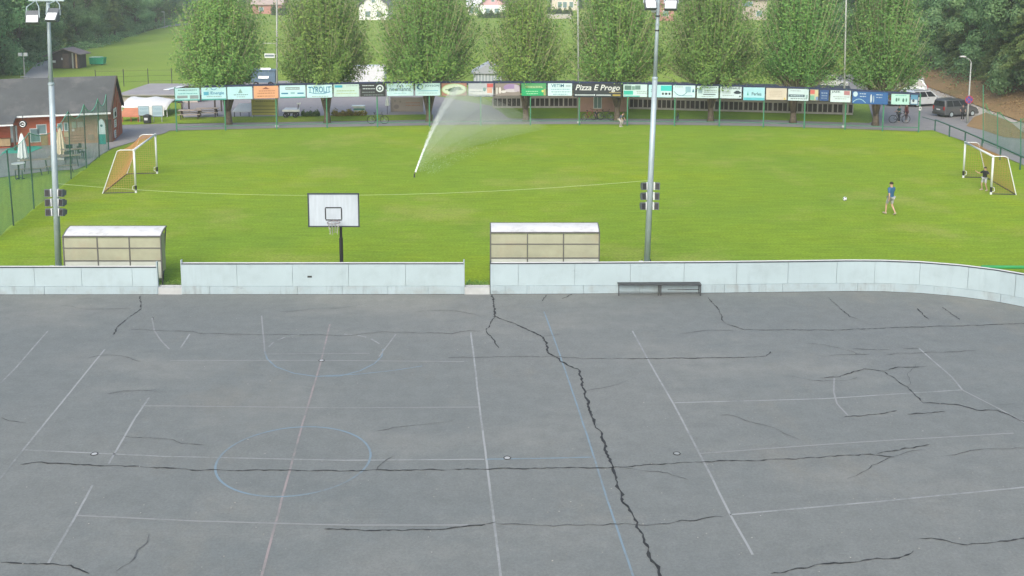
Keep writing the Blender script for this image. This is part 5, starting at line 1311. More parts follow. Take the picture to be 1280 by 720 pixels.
o = MB().prism([P(2, 191.5, .016), P(36, 191.5, .016), P(53, 184.5, .016), P(46, 182.5, .016), P(10, 185.5, .016)], (0, 0, .02)).build('mat', M('teal_matting', (.05, .40, .32), .8, .1, 2)); tag(o, 'teal mat on the patio floor in front of the clubhouse', 'mat')
def feather_flag(label, x, yb, yt, cols, wpx, lean=0.):
    b = gp(x, yb); zt = R(x, yt, b.y).z; W = wpx/FPX*b.y
    t = thing('feather_flag', label, 'flag', b, lean)
    MB().tube([(-W*.5, 0, 0), (-W*.5, 0, zt*.7), (-W*.38, 0, zt*.93), (0, 0, zt)], [.025, .02, .015, .01], 6).build('pole', GALV, t)
    n = 10; out_ = []
    for i in range(n+1):
        v = i/n; z = lerp(zt*.22, zt, v); r_ = W*.5*(1 if v < .72 else max(0.05, 1 - ((v - .72)/.28)**2)**.5); out_.append((r_*.98, z))
    lo = [(q, z) for q, z in out_ if z <= zt*.56] ; hi = [(q, z) for q, z in out_ if z >= lo[-1][1]]
    for part, c in ((lo, cols[0]), (hi, cols[1])):
        MB().prism([(-q, 0, z) for q, z in part] + [(q, 0, z) for q, z in reversed(part)], (0, .015, 0)).build('cloth', ink(c), t)
    MB().prism([(.17*W*math.cos(a), -.004, zt*.80 + .17*W*math.sin(a)) for a in [2*math.pi*i/18 for i in range(18)]], (0, -.003, 0)).build('emblem', ink(cols[2]), t)
feather_flag('teardrop flag in white and teal near the clubhouse corner', 128.5, 189, 149, ((.03, .26, .24), (.55, .68, .72), (.02, .12, .16)), 9.5)
feather_flag('white teardrop flag standing between the parked cars and the slope', 1151.5, 114, 95.5, ((.62, .60, .58), (.66, .64, .62), (.35, .33, .4)), 6.0)

# ================================================================== RIGHT SIDE: HANDRAIL, NET, LAMP, SIGN
t = thing('handrail', 'dark green pipe handrail along the right edge of the pitch', 'handrail')
rail_pts = [gp(1168.5, 163.5), gp(1186.5, 171), gp(1206, 179.5), gp(1227, 189.5), gp(1250, 200), gp(1275, 212), gp(1302, 225), gp(1335, 241)]
DG = M('dark_green_pipe', (.035, .11, .085), .45, .15, 3)
for p in rail_pts: MB().tube([p, p + Vector((0, 0, .86))], .05, 8).build('post', DG, t)
for a, b in zip(rail_pts[:-1], rail_pts[1:]): MB().tube([a + Vector((0, 0, .86)), b + Vector((0, 0, .86))], .052, 8).build('top_rail', DG, t)
a = gp(1152, 158.5); MB().tube([a + Vector((0, 0, .8)), rail_pts[0] + Vector((0, 0, .8))], .03, 6).build('side_rail', DG, t)
t = thing('net_fence', 'green net fence on thin posts beside the road at the right edge', 'fence')
npts = [(1229, 183, 106), (1247, 190, 140), (1276, 201, 148), (1305, 215, 156)]
gb = [gp(x, y - 4) for x, y, _ in npts]; gt = [R(x, tt, b.y) for (x, _, tt), b in zip(npts, gb)]
for b, q in zip(gb, gt): MB().tube([b, q], .035, 7).build('post', GREENP, t)
for i in range(len(gb)-1):
    m = MB(); n = 8
    z_hi = [min(gt[i].z, 2.9), min(gt[i+1].z, 2.9)]
    for k_ in range(n+1):
        v = k_/n; q = gb[i].lerp(gb[i+1], v); zz = lerp(z_hi[0], z_hi[1], v) - .5*4*v*(1-v); m.v += [(q.x, q.y, .02), (q.x + .05*math.sin(3*v), q.y, zz*.5), (q.x, q.y, zz)]
    for k_ in range(n):
        a = 3*k_; m.f += [(a, a+3, a+4, a+1), (a+1, a+4, a+5, a+2)]
    m.build('net', NETG2, t, smooth=True)
    MB().tube([Vector(m.v[3*k_ + 2]) for k_ in range(n+1)], .02, 5).build('top_cord', GREENR, t)
b = gp(1209, 154); zt = R(1211, 78, b.y).z
t = thing('street_lamp', 'street lamp with a short arm beside the parked dark car', 'street lamp', b)
MB().tube([(0, 0, 0), (0, 0, 1.2), (.02, 0, zt)], [.09, .07, .045], 10).build('pole', GALV2, t, smooth=True)
MB().tube([(.02, 0, zt - .02), (-.1, 0, zt + .22), (-.5, 0, zt + .42)], [.04, .035, .03], 8).build('arm', GALV2, t); MB().ell((-.68, 0, zt + .46), (.28, .13, .09), 12, 7, -.4).build('lamp_head', M('lamp_head_grey', (.5, .5, .48), .4, .1), t)
zs = R(1210, 124.5, b.y).z
t = thing('traffic_sign', 'round blue no stopping sign with red rim on the street lamp', 'traffic sign', b + Vector((0, -.09, zs)))
def disc(r_, y, n=24): return [(r_*math.cos(2*math.pi*i/n), y, r_*math.sin(2*math.pi*i/n)) for i in range(n)]
MB().prism(disc(.34, 0), (0, .02, 0)).build('rim', ink((.45, .05, .06)), t); MB().prism(disc(.27, -.004), (0, .004, 0)).build('face', ink((.05, .10, .38)), t)
m = MB(); m.bar((-.19, -.007, .19), (.19, -.007, -.19), .004, .06); m.bar((-.19, -.0085, -.19), (.19, -.0085, .19), .004, .06); m.build('cross', ink((.45, .05, .06)), t)
t = thing('low_gate_rail', 'bright green pipe rail behind the curved boards at the right edge', 'rail')
a, b_ = R(1227, 333.6, P(1227, 345).y), R(1330, 334.5, P(1227, 345).y); MB().tube([a, b_], .07, 10).build('pipe', GREENR, t)
for q in (a, a.lerp(b_, .8)): MB().tube([(q.x, q.y, 0), (q.x, q.y, q.z)], .06, 8).build('post', GREENR, t)

# ================================================================== CARS
CGLASS = M('car_glass', (.025, .03, .035), .08, .1, 1, 0, 0, .8); TAILR = M('tail_light', (.35, .02, .02), .3, .1, 2); HEADL = M('head_light', (.72, .75, .76), .15, .05, 2)
def car(label, loc, rz, col, L=4.4, W=1.8, Hh=1.6, kind='mpv', sc=1., name='parked_car'):
    """nose towards +X"""
    t = thing(name, label, 'car', loc, rz, 'cars parked by the slope'); t.scale = (sc,)*3
    paint = M('car_paint_%.2f_%.2f' % (col[0], col[2]), col, .28, .05, 2, 0, .25, .5)
    zb = .26; belt = .60*Hh; hb = .56*Hh
    if kind == 'mpv': prof = [(-.5, zb), (-.5, belt*.75), (-.495, belt), (-.475, Hh*.93), (-.44, Hh), (-.02, Hh*1.0), (.14, Hh*.95), (.285, belt*1.03), (.42, hb*.92), (.485, hb*.72), (.5, zb + .18), (.49, zb)]
    else: prof = [(-.5, zb), (-.5, belt*.8), (-.47, belt), (-.40, Hh*.93), (-.34, Hh), (.02, Hh), (.11, Hh*.96), (.24, belt*1.02), (.44, hb*.90), (.49, hb*.7), (.5, zb + .15), (.49, zb)]
    def hw(z):
        if z <= belt: return W/2*(1 - .05*(1 - min(1, (z - zb)/(belt - zb))))
        return W/2*(1 - .20*((z - belt)/(Hh - belt)))
    m = MB(); n = len(prof)
    lay = (-1., -.86, 0., .86, 1.)
    for q in lay:
        for x, z in prof:
            e = (1 - .035*(abs(q) > .9)); m.v.append((x*L*e, hw(z)*q, zb + (z - zb)*(e if z > zb else 1)))
    for i in range(len(lay)-1):
        for j in range(n): m.f.append((i*n + j, (i+1)*n + j, (i+1)*n + (j+1) % n, i*n + (j+1) % n))
    m.f.append(tuple(range(n))); m.f.append(tuple(reversed([4*n + j for j in range(n)])))
    body = m.build('body', paint, t, fix=True)
    x0, x1, x2, x3 = ((-.455, -.435, .10, .235) if kind == 'mpv' else (-.43, -.36, .07, .19))
    cuts = [0, .30, .64, 1]
    for s in (-1, 1):
        for c0_, c1_ in zip(cuts[:-1], cuts[1:]):
            def at(f, z):
                lo_, hi_ = lerp(x0, x3, f), lerp(x1, x2, f); tt = (z - belt*1.03)/(Hh*.93 - belt*1.03); x = lerp(lo_, hi_, tt)*L; return Vector((x, s*(hw(z) + .006), z))
            g0, g1 = c0_ + .02, c1_ - .02
            pts = [at(g0, belt*1.03), at(g1, belt*1.03), at(g1, Hh*.93), at(g0, Hh*.93)]
            MB().prism(pts, (0, s*.006, 0)).build('side_window', CGLASS, t, fix=True)
        for x in (-.30, .31):
            wv = MB().ring((x*L, s*(W/2 - .09), .32), .235, .095, (0, 1, 0), 22, 8).build('tyre', RUB, t)
            MB().tube([(x*L, s*(W/2 - .14), .32), (x*L, s*(W/2 - .0), .32)], .20, 14).build('rim', GALV, wv)
        MB().box((-.497*L, s*W*.40, belt*.86), (.05, .16, .34)).build('tail_light', TAILR, t); MB().box((.462*L, s*W*.36, hb*.78), (.12, .32, .13)).build('headlight', HEADL, t)
        MB().box((.20*L, s*(W/2 + .09), belt*1.05), (.12, .16, .12)).build('mirror', paint, t); MB().box((-.02*L, s*(W/2 + .004), belt*.86), (.16, .02, .03)).build('door_handle', DMETAL, t)
    def front(fx0, z0, fx1, z1, e): 
        return [(fx0*L + e, -hw(z0)*.86, z0), (fx0*L + e, hw(z0)*.86, z0), (fx1*L + e, hw(z1)*.86, z1), (fx1*L + e, -hw(z1)*.86, z1)]
    if kind == 'mpv': MB().prism(front(.279, belt*1.06, .150, Hh*.935, .012), (.008, 0, .006)).build('windscreen', CGLASS, t, fix=True); MB().prism(front(-.493, belt*1.04, -.478, Hh*.9, -.012), (-.008, 0, 0)).build('rear_window', CGLASS, t, fix=True)
    else: MB().prism(front(.234, belt*1.05, .118, Hh*.945, .012), (.008, 0, .006)).build('windscreen', CGLASS, t, fix=True); MB().prism(front(-.464, belt*1.06, -.408, Hh*.9, -.012), (-.008, 0, .004)).build('rear_window', CGLASS, t, fix=True)
    MB().box((.497*L, 0, zb + .12), (.06, W*.92, .2)).build('bumper', DMETAL, t); MB().box((-.5*L, 0, zb + .12), (.06, W*.92, .2)).build('bumper', DMETAL, t); MB().box((-.508*L, 0, belt*.72), (.02, .5, .12)).build('number_plate', WPAINT, t)
    for s in (-1, 1): MB().bar((-.36*L, s*W*.36, Hh + .03), (.0, s*W*.36, Hh + .03), .035).build('roof_rail', DMETAL, t)
    return t
car('dark grey people carrier parked at the foot of the slope', gp(1194, 145), RAD(20), (.10, .11, .118), 4.3, 1.8, 1.80, 'mpv', .86)
car('white estate car parked behind the dark grey people carrier', gp(1153, 132), RAD(18), (.60, .64, .66), 4.2, 1.75, 1.5, 'suv')
car('white car parked farthest back, partly behind the tree branches', gp(1131, 117.5), RAD(160), (.62, .66, .66), 4.3, 1.8, 1.6, 'suv')
car('pale grey car parked left of the white estate, mostly behind the mint board', gp(1128, 131), RAD(20), (.34, .38, .40), 4.1, 1.75, 1.5, 'suv')
car('white car glimpsed between two hornbeams at the right', gp(1033, 110), RAD(6), (.64, .66, .66), 4.3, 1.8, 1.5, 'suv')

# ================================================================== BEHIND THE FENCE
def simple_box(name, label, cat, x0, x1, yb, yt, depth, mat, roof=None, rz=0., group=None):
    a, b = gp(x0, yb), gp(x1, yb); h = R(x0, yt, a.y).z
    t = thing(name, label, cat, ((a.x + b.x)/2, a.y, 0), rz, group)
    return t, b.x - a.x, h
# long low pavilion with slatted front
pv = thing('slatted_pavilion', 'long low pavilion with dark slatted front behind the hornbeams', 'building')
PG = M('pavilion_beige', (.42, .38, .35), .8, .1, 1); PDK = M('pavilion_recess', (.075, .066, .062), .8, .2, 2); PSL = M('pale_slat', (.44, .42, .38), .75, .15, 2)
for (xa, ya), (xb, yb_) in (((616, 135.5), (722, 135.3)), ((786, 136.5), (1066, 144.0))):
    a, b = gp(xa, ya), gp(xb, yb_); d_ = (b - a); L = d_.length; d_.normalize(); nrm = Vector((-d_.y, d_.x, 0))
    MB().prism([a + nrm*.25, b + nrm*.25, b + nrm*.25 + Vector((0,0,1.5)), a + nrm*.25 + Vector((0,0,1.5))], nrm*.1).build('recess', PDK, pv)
    MB().bar(a + Vector((0,0,.12)), b + Vector((0,0,.12)), .14, .16).build('bottom_rail', PSL, pv); MB().bar(a + Vector((0,0,1.03)), b + Vector((0,0,1.03)), .14, .22).build('top_rail', PG, pv)
    MB().bar(a + nrm*.1 + Vector((0,0,1.45)), b + nrm*.1 + Vector((0,0,1.45)), .3, .5).build('fascia', PG, pv)
    rf = MB(); rf.prism([a - nrm*.3 + Vector((0,0,1.72)), b - nrm*.3 + Vector((0,0,1.72)), b + nrm*4 + Vector((0,0,2.1)), a + nrm*4 + Vector((0,0,2.1))], (0, 0, .08)); rf.build('roof', SLATE, pv)
    n = int(L/.42)
    for i in range(n+1):
        p = a.lerp(b, i/n); big_ = i % 6 == 0
        MB().box((p.x, p.y + (.03 if big_ else .05), .56), (.15 if big_ else .07 + .05*((i*7) % 3 == 0), .09, .70)).build('slat', PSL, pv)
# kiosk wall behind the bicycles
a, b = gp(724, 140), gp(784, 140); t = thing('pink_hut', 'pinkish hut with a dark window behind the parked bicycles', 'building', (a.x, a.y, 0)); L = b.x - a.x
PK = M('pink_render', (.42, .26, .22), .85, .12, 1)
MB().box((L/2, 1.5, .9), (L, 3, 1.8)).build('wall', PK, t); MB().prism([(-.3, -.3, 1.8), (L + .3, -.3, 1.8), (L + .3, 1.5, 2.5), (-.3, 1.5, 2.5)], (0, 0, .08)).build('roof', M('brown_roof', (.26, .16, .13), .8, .15, 2), t); MB().prism([(-.3, 1.52, 2.5), (L + .3, 1.52, 2.5), (L + .3, 3.3, 1.8), (-.3, 3.3, 1.8)], (0, 0, .08)).build('roof', MATS['brown_roof'], t)
wd_ = MB().box((L*.38, -.03, .85), (.75, .06, 1.1)).build('window', WPAINT, t); 
for k_ in (-1, 1): MB().box((L*.38 + k_*.17, -.065, .85), (.28, .02, .95)).build('pane', GLASS, wd_)
# white grey shed with tall slats behind the spray
a, b = gp(592, 121), gp(628, 121); t = thing('grey_shed', 'pale grey shed with upright boards seen behind the spray', 'building', (a.x, a.y, 0)); L = b.x - a.x; zt = R(610, 92, a.y).z
MB().box((L/2, 2, zt*.5), (L, 4, zt)).build('wall', M('blue_grey_wall', (.36, .42, .45), .8, .1, 1.5), t)
for i in range(9): MB().box((L*(i + .5)/9, -.03, zt*.5), (.12, .05, zt - .1)).build('board', WPAINT, t)
MB().prism([(-.3, -.2, zt), (L + .3, -.2, zt), (L*.5, -.2, zt + 1.0)], (0, 4.4, 0)).build('roof', M('pale_roof', (.40, .43, .45), .7, .1, 1.5), t, fix=True)
# left building with skylight behind the tent
a, b = gp(152, 128), gp(252, 126); t = thing('flat_hall', 'low building with pale grey roof and a white skylight behind the white tent', 'building', (a.x, a.y, 0)); L = b.x - a.x
zf_ = R(200, 119, a.y).z; zk = R(200, 105.5, a.y + 9).z
MB().box((L/2, 4.5, zf_/2), (L, 9, zf_)).build('wall', PG, t); MB().prism([(-.4, -.4, zf_), (L + .4, -.4, zf_), (L + .4, 9, zk), (-.4, 9, zk)], (0, 0, .1)).build('roof', M('pale_grey_roof', (.30, .29, .29), .8, .1, .6), t)
sk = MB(); sk.prism([(L*.42, 3.0, lerp(zf_, zk, 3.4/9.4) + .13), (L*.50, 3.0, lerp(zf_, zk, 3.4/9.4) + .13), (L*.58, 6.0, lerp(zf_, zk, 6.4/9.4) + .13), (L*.50, 6.0, lerp(zf_, zk, 6.4/9.4) + .13)], (0, 0, .06)); sk.build('skylight', LENS, t)
# white tent
a, b = gp(153, 146), gp(214, 144); t = thing('white_tent', 'low white marquee tent beside the clubhouse', 'tent', (a.x, a.y, 0)); L = b.x - a.x; ze_ = R(180, 137, a.y).z + .25; zr_ = R(180, 120.5, a.y + 2.5).z
TENT = M('white_tarpaulin', (.66, .67, .66), .6, .04, 1)
m = MB(); n = 8
for i in range(n+1):
    v = i/n
    for k_ in range(7):
        w_ = k_/6; z = lerp(ze_, zr_, math.sin(math.pi*w_)**.8) - .12*math.sin(math.pi*((v*2) % 1)) - (.25*(1 - min(1, (1 - v)*3)) if v > .67 else 0); m.v.append((L*v, 5*w_ - .2, z))
for i in range(n):
    for k_ in range(6): q = i*7 + k_; m.f.append((q, q+7, q+8, q+1))
o = m.build('canopy', TENT, t, smooth=True); sol = o.modifiers.new('thick', 'SOLIDIFY'); sol.thickness = .03
for i in range(4):
    for yy in (0, 4.6): MB().tube([(L*i/3, yy, 0), (L*i/3, yy, ze_)], .03, 6).build('post', WPAINT, t)
MB().prism([(L*.30, -.22, ze_ - .75), (L*.95, -.22, ze_ - .75), (L*.95, -.22, ze_ + .05), (L*.30, -.22, ze_ + .05)], (0, .02, 0)).build('valance', TENT, t)
# orange booth
a = gp(154, 152.5); b = gp(175, 152.5); t = thing('orange_booth', 'small booth with an orange awning between clubhouse and tent', 'booth', (a.x, a.y, 0)); L = b.x - a.x; z0_ = R(160, 146, a.y).z; z1_ = R(160, 135.5, a.y + 1.5).z
MB().prism([(-.4, -.2, z0_), (L, -.2, z0_), (L - .2, 1.6, z1_), (-.4, 1.6, z1_)], (0, 0, .04)).build('awning', M('orange_cloth', (.55, .22, .12), .7, .1, 2), t)
for xx in (0, L*.5, L - .1): MB().bar((xx, -.1, 0), (xx, -.1, z0_), .05).build('post', M('red_post', (.38, .08, .05), .6, .1), t)
MB().bar((0, -.1, .5), (L - .1, -.1, .5), .04).build('rail', MATS['red_post'], t)
# white display boards
def Ycon(Y): return lambda px: Y
for x0, x1, y0, hp, lab in ((172.5, 186, 132.5, 12, 'white display board left of the dark bin, beside the tent'), (190, 203, 132, 14, 'white display board right of the dark bin, beside the tent')):
    Yb = gp(195, 153).y
    o = board('display_board', lab, x0, x1, y0, y0, hp, (.48, .66, .74), (), [('l', .5, .75, .7, 2, (.3, .46, .54)), ('r', .5, .3, .8, .25, (.40, .56, .64))], frame=(.25, .28, .30), cat='display board', group=None, Yf=Ycon(Yb), gap=0)
    for xx in (.08, .75): MB().bar((xx, .04, -(o.location.z)), (xx, .04, .4), .05).build('leg', GALV2, o)
b = gp(184.5, 154.5); t = thing('dark_bin', 'dark rubbish bin between the two white display boards', 'bin', b); MB().lathe((0, 0, 0), [(.26, 0), (.30, .05), (.33, .6), (.35, .62), (.34, .68), (.1, .78)], 14).build('body', DMETAL, t); MB().box((0, -.33, .42), (.28, .03, .2)).build('label_plate', WPAINT, t)
# picnic tables
def picnic(label, x, y, rz, mat):
    b = gp(x, y); t = thing('picnic_table', label, 'picnic table', b, rz)
    for k_ in range(5): MB().box((0, -.32 + .16*k_, .75), (1.9, .145, .045)).build('plank', mat, t)
    for s in (-1, 1):
        for k_ in range(2): MB().box((0, s*(.66 + .14*k_), .45), (1.9, .125, .045)).build('seat_plank', mat, t)
        for sx in (-1, 1): MB().bar((sx*.7, s*.55, 0), (sx*.7, s*.2, .72), .08).build('leg', WOODD, t)
    for sx in (-1, 1): MB().bar((sx*.7, -.75, .40), (sx*.7, .75, .40), .07).build('crossbar', WOODD, t); MB().bar((sx*.7, -.38, .70), (sx*.7, .38, .70), .07).build('crossbar', WOODD, t)
GWOOD = M('grey_picnic_wood', (.36, .30, .25), .8, .2, 3)
picnic('grey picnic table under the first hornbeam, left one', 238, 148.5, RAD(8), GWOOD); picnic('grey picnic table under the first hornbeam, right one', 260, 146, RAD(5), GWOOD)
t = thing('pergola', 'dark wooden pergola frame over the picnic tables', 'pergola', gp(252, 143))
for sx in (-1.7, 1.2):
    for sy in (0, 2): MB().bar((sx, sy, 0), (sx, sy, 2.1), .12).build('post', WOODD, t)
    MB().bar((sx, -.3, 2.16), (sx, 2.3, 2.16), .1).build('beam', WOODD, t)
for k_ in range(6): MB().bar((-2.0, -.2 + .48*k_, 2.26), (1.5, -.2 + .48*k_, 2.26), .07).build('rafter', WOODD, t)
for sx in (-1.7, 1.2): MB().bar((sx, 0, 1.5), (sx + (.6 if sx < 0 else -.6), 0, 2.1), .08).build('brace', WOODD, t)
# white sloping lounger board
b = gp(303, 146); t = thing('white_lounger', 'white sloping board on dark legs beside the yellow banner', 'lounger', b); MB().prism([(-.75, -.3, .45), (.75, -.3, .45), (1.0, .6, 1.05), (-.4, .6, 1.05)], (0, 0, .05)).build('board', WPAINT, t)
for x, y, z in ((-.6, -.25, .45), (.65, -.25, .45), (-.3, .5, 1.0), (.85, .5, 1.0)): MB().bar((x, y, 0), (x, y, z), .05).build('leg', DMETAL, t)
# yellow banner
Yb = gp(330, 147).y
o = board('yellow_banner', 'yellow green banner in a frame below the orange board', 314, 347.5, 124, 124, 20.5, (.40, .38, .10), (), [('l', .5, .88, .8, 1, (.16, .14, .05)), ('r', .5, .58, .9, .05, (.20, .18, .06)), ('r', .5, .36, .9, .05, (.20, .18, .06)), ('r', .5, .18, .9, .05, (.2, .18, .06))], frame=(.5, .46, .3), cat='banner', group=None, Yf=Ycon(Yb), gap=0)
for xx in (.05, 2.1): MB().bar((xx, .05, -o.location.z), (xx, .05, 1.1), .06).build('leg', GALV2, o)
# small white cart
b = gp(365, 146.5); t = thing('white_cart', 'small white flat cart with a pole on the plaza', 'cart', b)
m = MB(); m.prism([(-.75, -.4, .52), (.75, -.4, .52), (.6, .4, .62), (-.6, .4, .62)], (0, 0, .16)); m.build('deck', WPAINT, t); MB().tube([(.5, 0, .6), (.62, 0, 1.15)], .04, 6).build('handle', DMETAL, t); MB().box((.62, 0, 1.18), (.3, .2, .12)).build('seat', WPAINT, t)
for sx in (-.45, .35):
    for sy in (-.38, .38): MB().ring((sx, sy, .22), .17, .06, (0, 1, 0), 14, 6).build('wheel', RUB, t)
MB().box((0, 0, .42), (1.2, .5, .12)).build('chassis', DMETAL, t)
# white booth seat with teal stripe
b = gp(449, 144.5); t = thing('ice_chest', 'white freezer chest with a teal stripe behind the black emblem board', 'freezer', b)
MB().box((0, .3, .40), (.95, .6, .70)).build('body', WPAINT, t); MB().box((-.1, .3, .80), (1.1, .66, .08)).build('lid', LENS, t); MB().box((0, -.012, .56), (.96, .03, .14)).build('stripe', ink((.10, .42, .42)), t); MB().box((0, .3, .03), (.9, .55, .06)).build('plinth', DMETAL, t)
b = gp(484, 143); t = thing('folded_sunshade', 'small folded white sunshade beside the grey banner', 'sunshade', b); MB().tube([(0, 0, 0), (.05, 0, 1.7)], .025, 6).build('pole', DMETAL, t); MB().lathe((.03, 0, .75), [(.10, 0), (.2, .05), (.14, .5), (.03, .9)], 10).build('canopy', WCANV, t)
Yb = gp(508, 140.5).y
o = board('grey_banner', 'grey plaza banner with faint reddish print under the third hornbeam', 488, 529, 121.5, 121.5, 18.5, (.40, .36, .32), (), [('e', .18, .35, .16, .3, (.28, .25, .24)), ('l', .68, .62, .44, 1, (.46, .22, .16)), ('l', .68, .44, .44, 1, (.46, .24, .18)), ('e', .14, .75, .06, .14, (.3, .27, .25)), ('e', .3, .7, .06, .14, (.3, .27, .25))], frame=(.30, .28, .25), cat='banner', group=None, Yf=Ycon(Yb), gap=0)
for xx in (.1, 1.4, 2.8): MB().bar((xx, .06, -o.location.z), (xx, .06, 1.0), .06).build('leg', GALV2, o)
# van and truck beyond the plaza
b = gp(459, 110); t = thing('white_van', 'white box van parked beyond the plaza between two hornbeams', 'van', b)
MB().box((.3, 0, 1.45), (3.4, 1.9, 2.0)).build('box_body', WPAINT, t); m = MB(); m.prism([(-1.45, -.9, .4), (-3.0, -.9, .4), (-3.05, -.9, 1.05), (-2.5, -.9, 1.25), (-2.05, -.9, 2.0), (-1.45, -.9, 2.05)], (0, 1.8, 0)); m.build('cab', WPAINT, t, fix=True); MB().prism([(-2.5, -.93, 1.3), (-2.1, -.93, 1.9), (-1.65, -.93, 1.9), (-1.65, -.93, 1.3)], (0, .02, 0)).build('side_window', CGLASS, t)
for sx in (-2.3, 1.1):
    for sy in (-.8, .8): MB().ring((sx, sy, .36), .25, .11, (0, 1, 0), 16, 6).build('wheel', RUB, t)
MB().box((-.4, 0, .42), (4.2, 1.2, .14)).build('chassis', DMETAL, t)
b = gp(329, 109); t = thing('blue_trailer', 'blue trailer with a white tilted panel beyond the orange board', 'trailer', b)
MB().box((0, .8, 1.15), (2.6, 1.5, 1.3)).build('body', M('trailer_blue', (.09, .15, .21), .5, .12, 2), t); MB().prism([(-.5, -.05, .95), (.6, -.05, .95), (.75, .5, 2.0), (-.3, .5, 2.0)], (0, 0, .06)).build('tilted_panel', LENS, t); MB().box((0, .8, 1.84), (2.8, 1.7, .07)).build('lid', MATS['trailer_blue'], t)
for sx in (-.8, .8): MB().ring((sx, .1, .32), .22, .1, (0, 1, 0), 14, 6).build('wheel', RUB, t)
# flower bed
rs = np.random.RandomState(9)
def leaf_patch(name, label, cat, a, b, depth, h, n, mat, size, parent=None):
    C = np.stack([rs.uniform(a.x, b.x, n), rs.uniform(0, depth, n) + np.interp(rs.uniform(0, 1, n), [0, 1], [a.y, b.y]), np.abs(rs.normal(.5, .28, n))*h], 1)
    fx = (C[:, 0] - a.x)/(b.x - a.x); C[:, 1] = a.y + (b.y - a.y)*fx + rs.uniform(0, depth, n); C[:, 2] *= .75 + .35*np.sin(fx*23) * np.sin(fx*7 + 1)
    o = link(name, leaf_mesh(name, C, rs.normal(size=(n, 3)) + np.array([0, -.3, .7]), rs.uniform(.6, 1.2, n)*size, rs.uniform(0, 1, n), mat))
    return tag(o, label, cat)
leaf_patch('flower_bed', 'yellow and orange flower bed under the second hornbeam', 'flower bed', gp(414, 146), gp(457, 145), 1.1, .5, 2600, LEAF_Y, .07)
leaf_patch('shrub_bed', 'low dark shrubs on the plaza beside the white cart', 'shrubs', gp(376, 146.5), gp(398, 146), .9, .5, 1500, LEAF_B, .07)
flat_sheet('verge', [P(152, 156.5), P(214, 154.5), P(346, 153), P(472, 151), P(541, 149.8), P(541, 143.5), P(472, 144), P(346, 145.5), P(214, 147), P(152, 148.5)], .022, GRASS)
flat_sheet('verge', [P(640, 148.6), P(724, 148.4), P(843, 149), P(954, 150), P(1062, 153.5), P(1062, 144.5), P(954, 140.5), P(843, 137.7), P(724, 135.5), P(618, 135.5)], .022, GRASS)

# ================================================================== FAR LEFT: HUT, CONTAINER, LAMP POSTS, WIRE FENCE
a, b = gp(62, 85.5), gp(99, 85.5); t = thing('wooden_hut', 'small dark brown wooden hut with a low gable roof beside the lane', 'hut', (a.x, a.y, 0)); L = b.x - a.x; z1 = R(62, 69, a.y).z; z2 = R(82, 61.5, a.y).z; z3 = R(99, 67.5, a.y).z
HUT = M('hut_boards', (.075, .062, .058), .85, .2, 1.2, 0, 0, .2, (6, 6, 1))
MB().prism([(0, 0, 0), (L, 0, 0), (L, 0, z3), (L*.53, 0, z2), (0, 0, z1)], (0, 2.4, 0)).build('wall', HUT, t, fix=True)
HR = M('hut_roof', (.20, .17, .165), .85, .15, 1)
MB().prism([(-.6, -.5, z1 - .2), (L*.53, -.5, z2 + .02), (L*.53, 2.9, z2 + .02), (-.6, 2.9, z1 - .2)], (0, 0, .12)).build('roof', HR, t, fix=True); MB().prism([(L*.53, -.5, z2 + .02), (L + .5, -.5, z3 - .12), (L + .5, 2.9, z3 - .12), (L*.53, 2.9, z2 + .02)], (0, 0, .12)).build('roof', HR, t, fix=True)
for x, z, w_, h_, c in ((.14, .9, .16, .28, WPAINT), (.45, 1.25, .06, .28, WPAINT), (.56, .95, .2, 1.9, M('hut_door', (.12, .09, .075), .8, .2, 2)), (.80, 1.0, .05, 2.0, GALV2), (.92, 1.0, .05, 2.0, WOODL)): MB().box((L*x, -.03, z), (L*w_, .06, h_)).build('window' if h_ < .5 else 'door', c, t)
b = gp(122.5, 81); t = thing('green_container', 'green waste container on the meadow beside the hut', 'container', b); GC = M('container_green', (.03, .30, .17), .5, .12, 1.5)
m = MB(); m.prism([(-.95, -.5, .12), (.85, -.5, .12), (1.0, -.5, 1.02), (-1.0, -.5, 1.02)], (0, 1.1, 0)); m.build('body', GC, t, fix=True)
for i in range(5): MB().box((-.7 + .35*i, -.53, .57), (.06, .06, .85)).build('rib', GC, t)
MB().box((-.2, .05, 1.06), (1.5, 1.2, .06)).build('lid', M('container_lid', (.35, .55, .45), .5, .1), t)
for sx in (-.7, .7): MB().ring((sx, -.4, .1), .07, .04, (0, 1, 0), 10, 5).build('wheel', RUB, t)
for i, (x, yb, yt, lab) in enumerate(((31, 97, 68, 'short lamp post with two white boxes at the left lane'), (67.5, 60, 36, 'thin lamp post behind the wooden hut, left one'), (97, 59, 31, 'thin dark lamp post behind the wooden hut, right one'), (102, 54, -12, 'tallest thin pale pole behind the wooden hut'), (123, 51, 26, 'thin dark lamp post at the edge of the left wood'), (206, 36, 15, 'small far lamp post by the upper end of the lane'))):
    b = gp(x, yb); zt = R(x, yt, b.y).z; t = thing('lamp_post', lab, 'lamp post', b, 0, 'lamp posts along the left lane')
    MB().tube([(0, 0, 0), (0, 0, zt)], [.09, .06], 8).build('pole', GALV2 if i != 4 else WOODD, t)
    if i == 0:
        for s in (-1, 1): MB().box((s*.32, -.1, zt - .0), (.42, .2, .4)).build('box', WPAINT, t)
        MB().box((0, 0, .1), (.9, .4, .1)).build('base', CONC, t)
    else: MB().ell((-.25, 0, zt), (.45, .18, .12), 10, 6, -.4).build('lamp_head', GALV2, t)
t = thing('wire_fence', 'thin dark wire fence at the near edge of the far meadow', 'fence'); pr = None
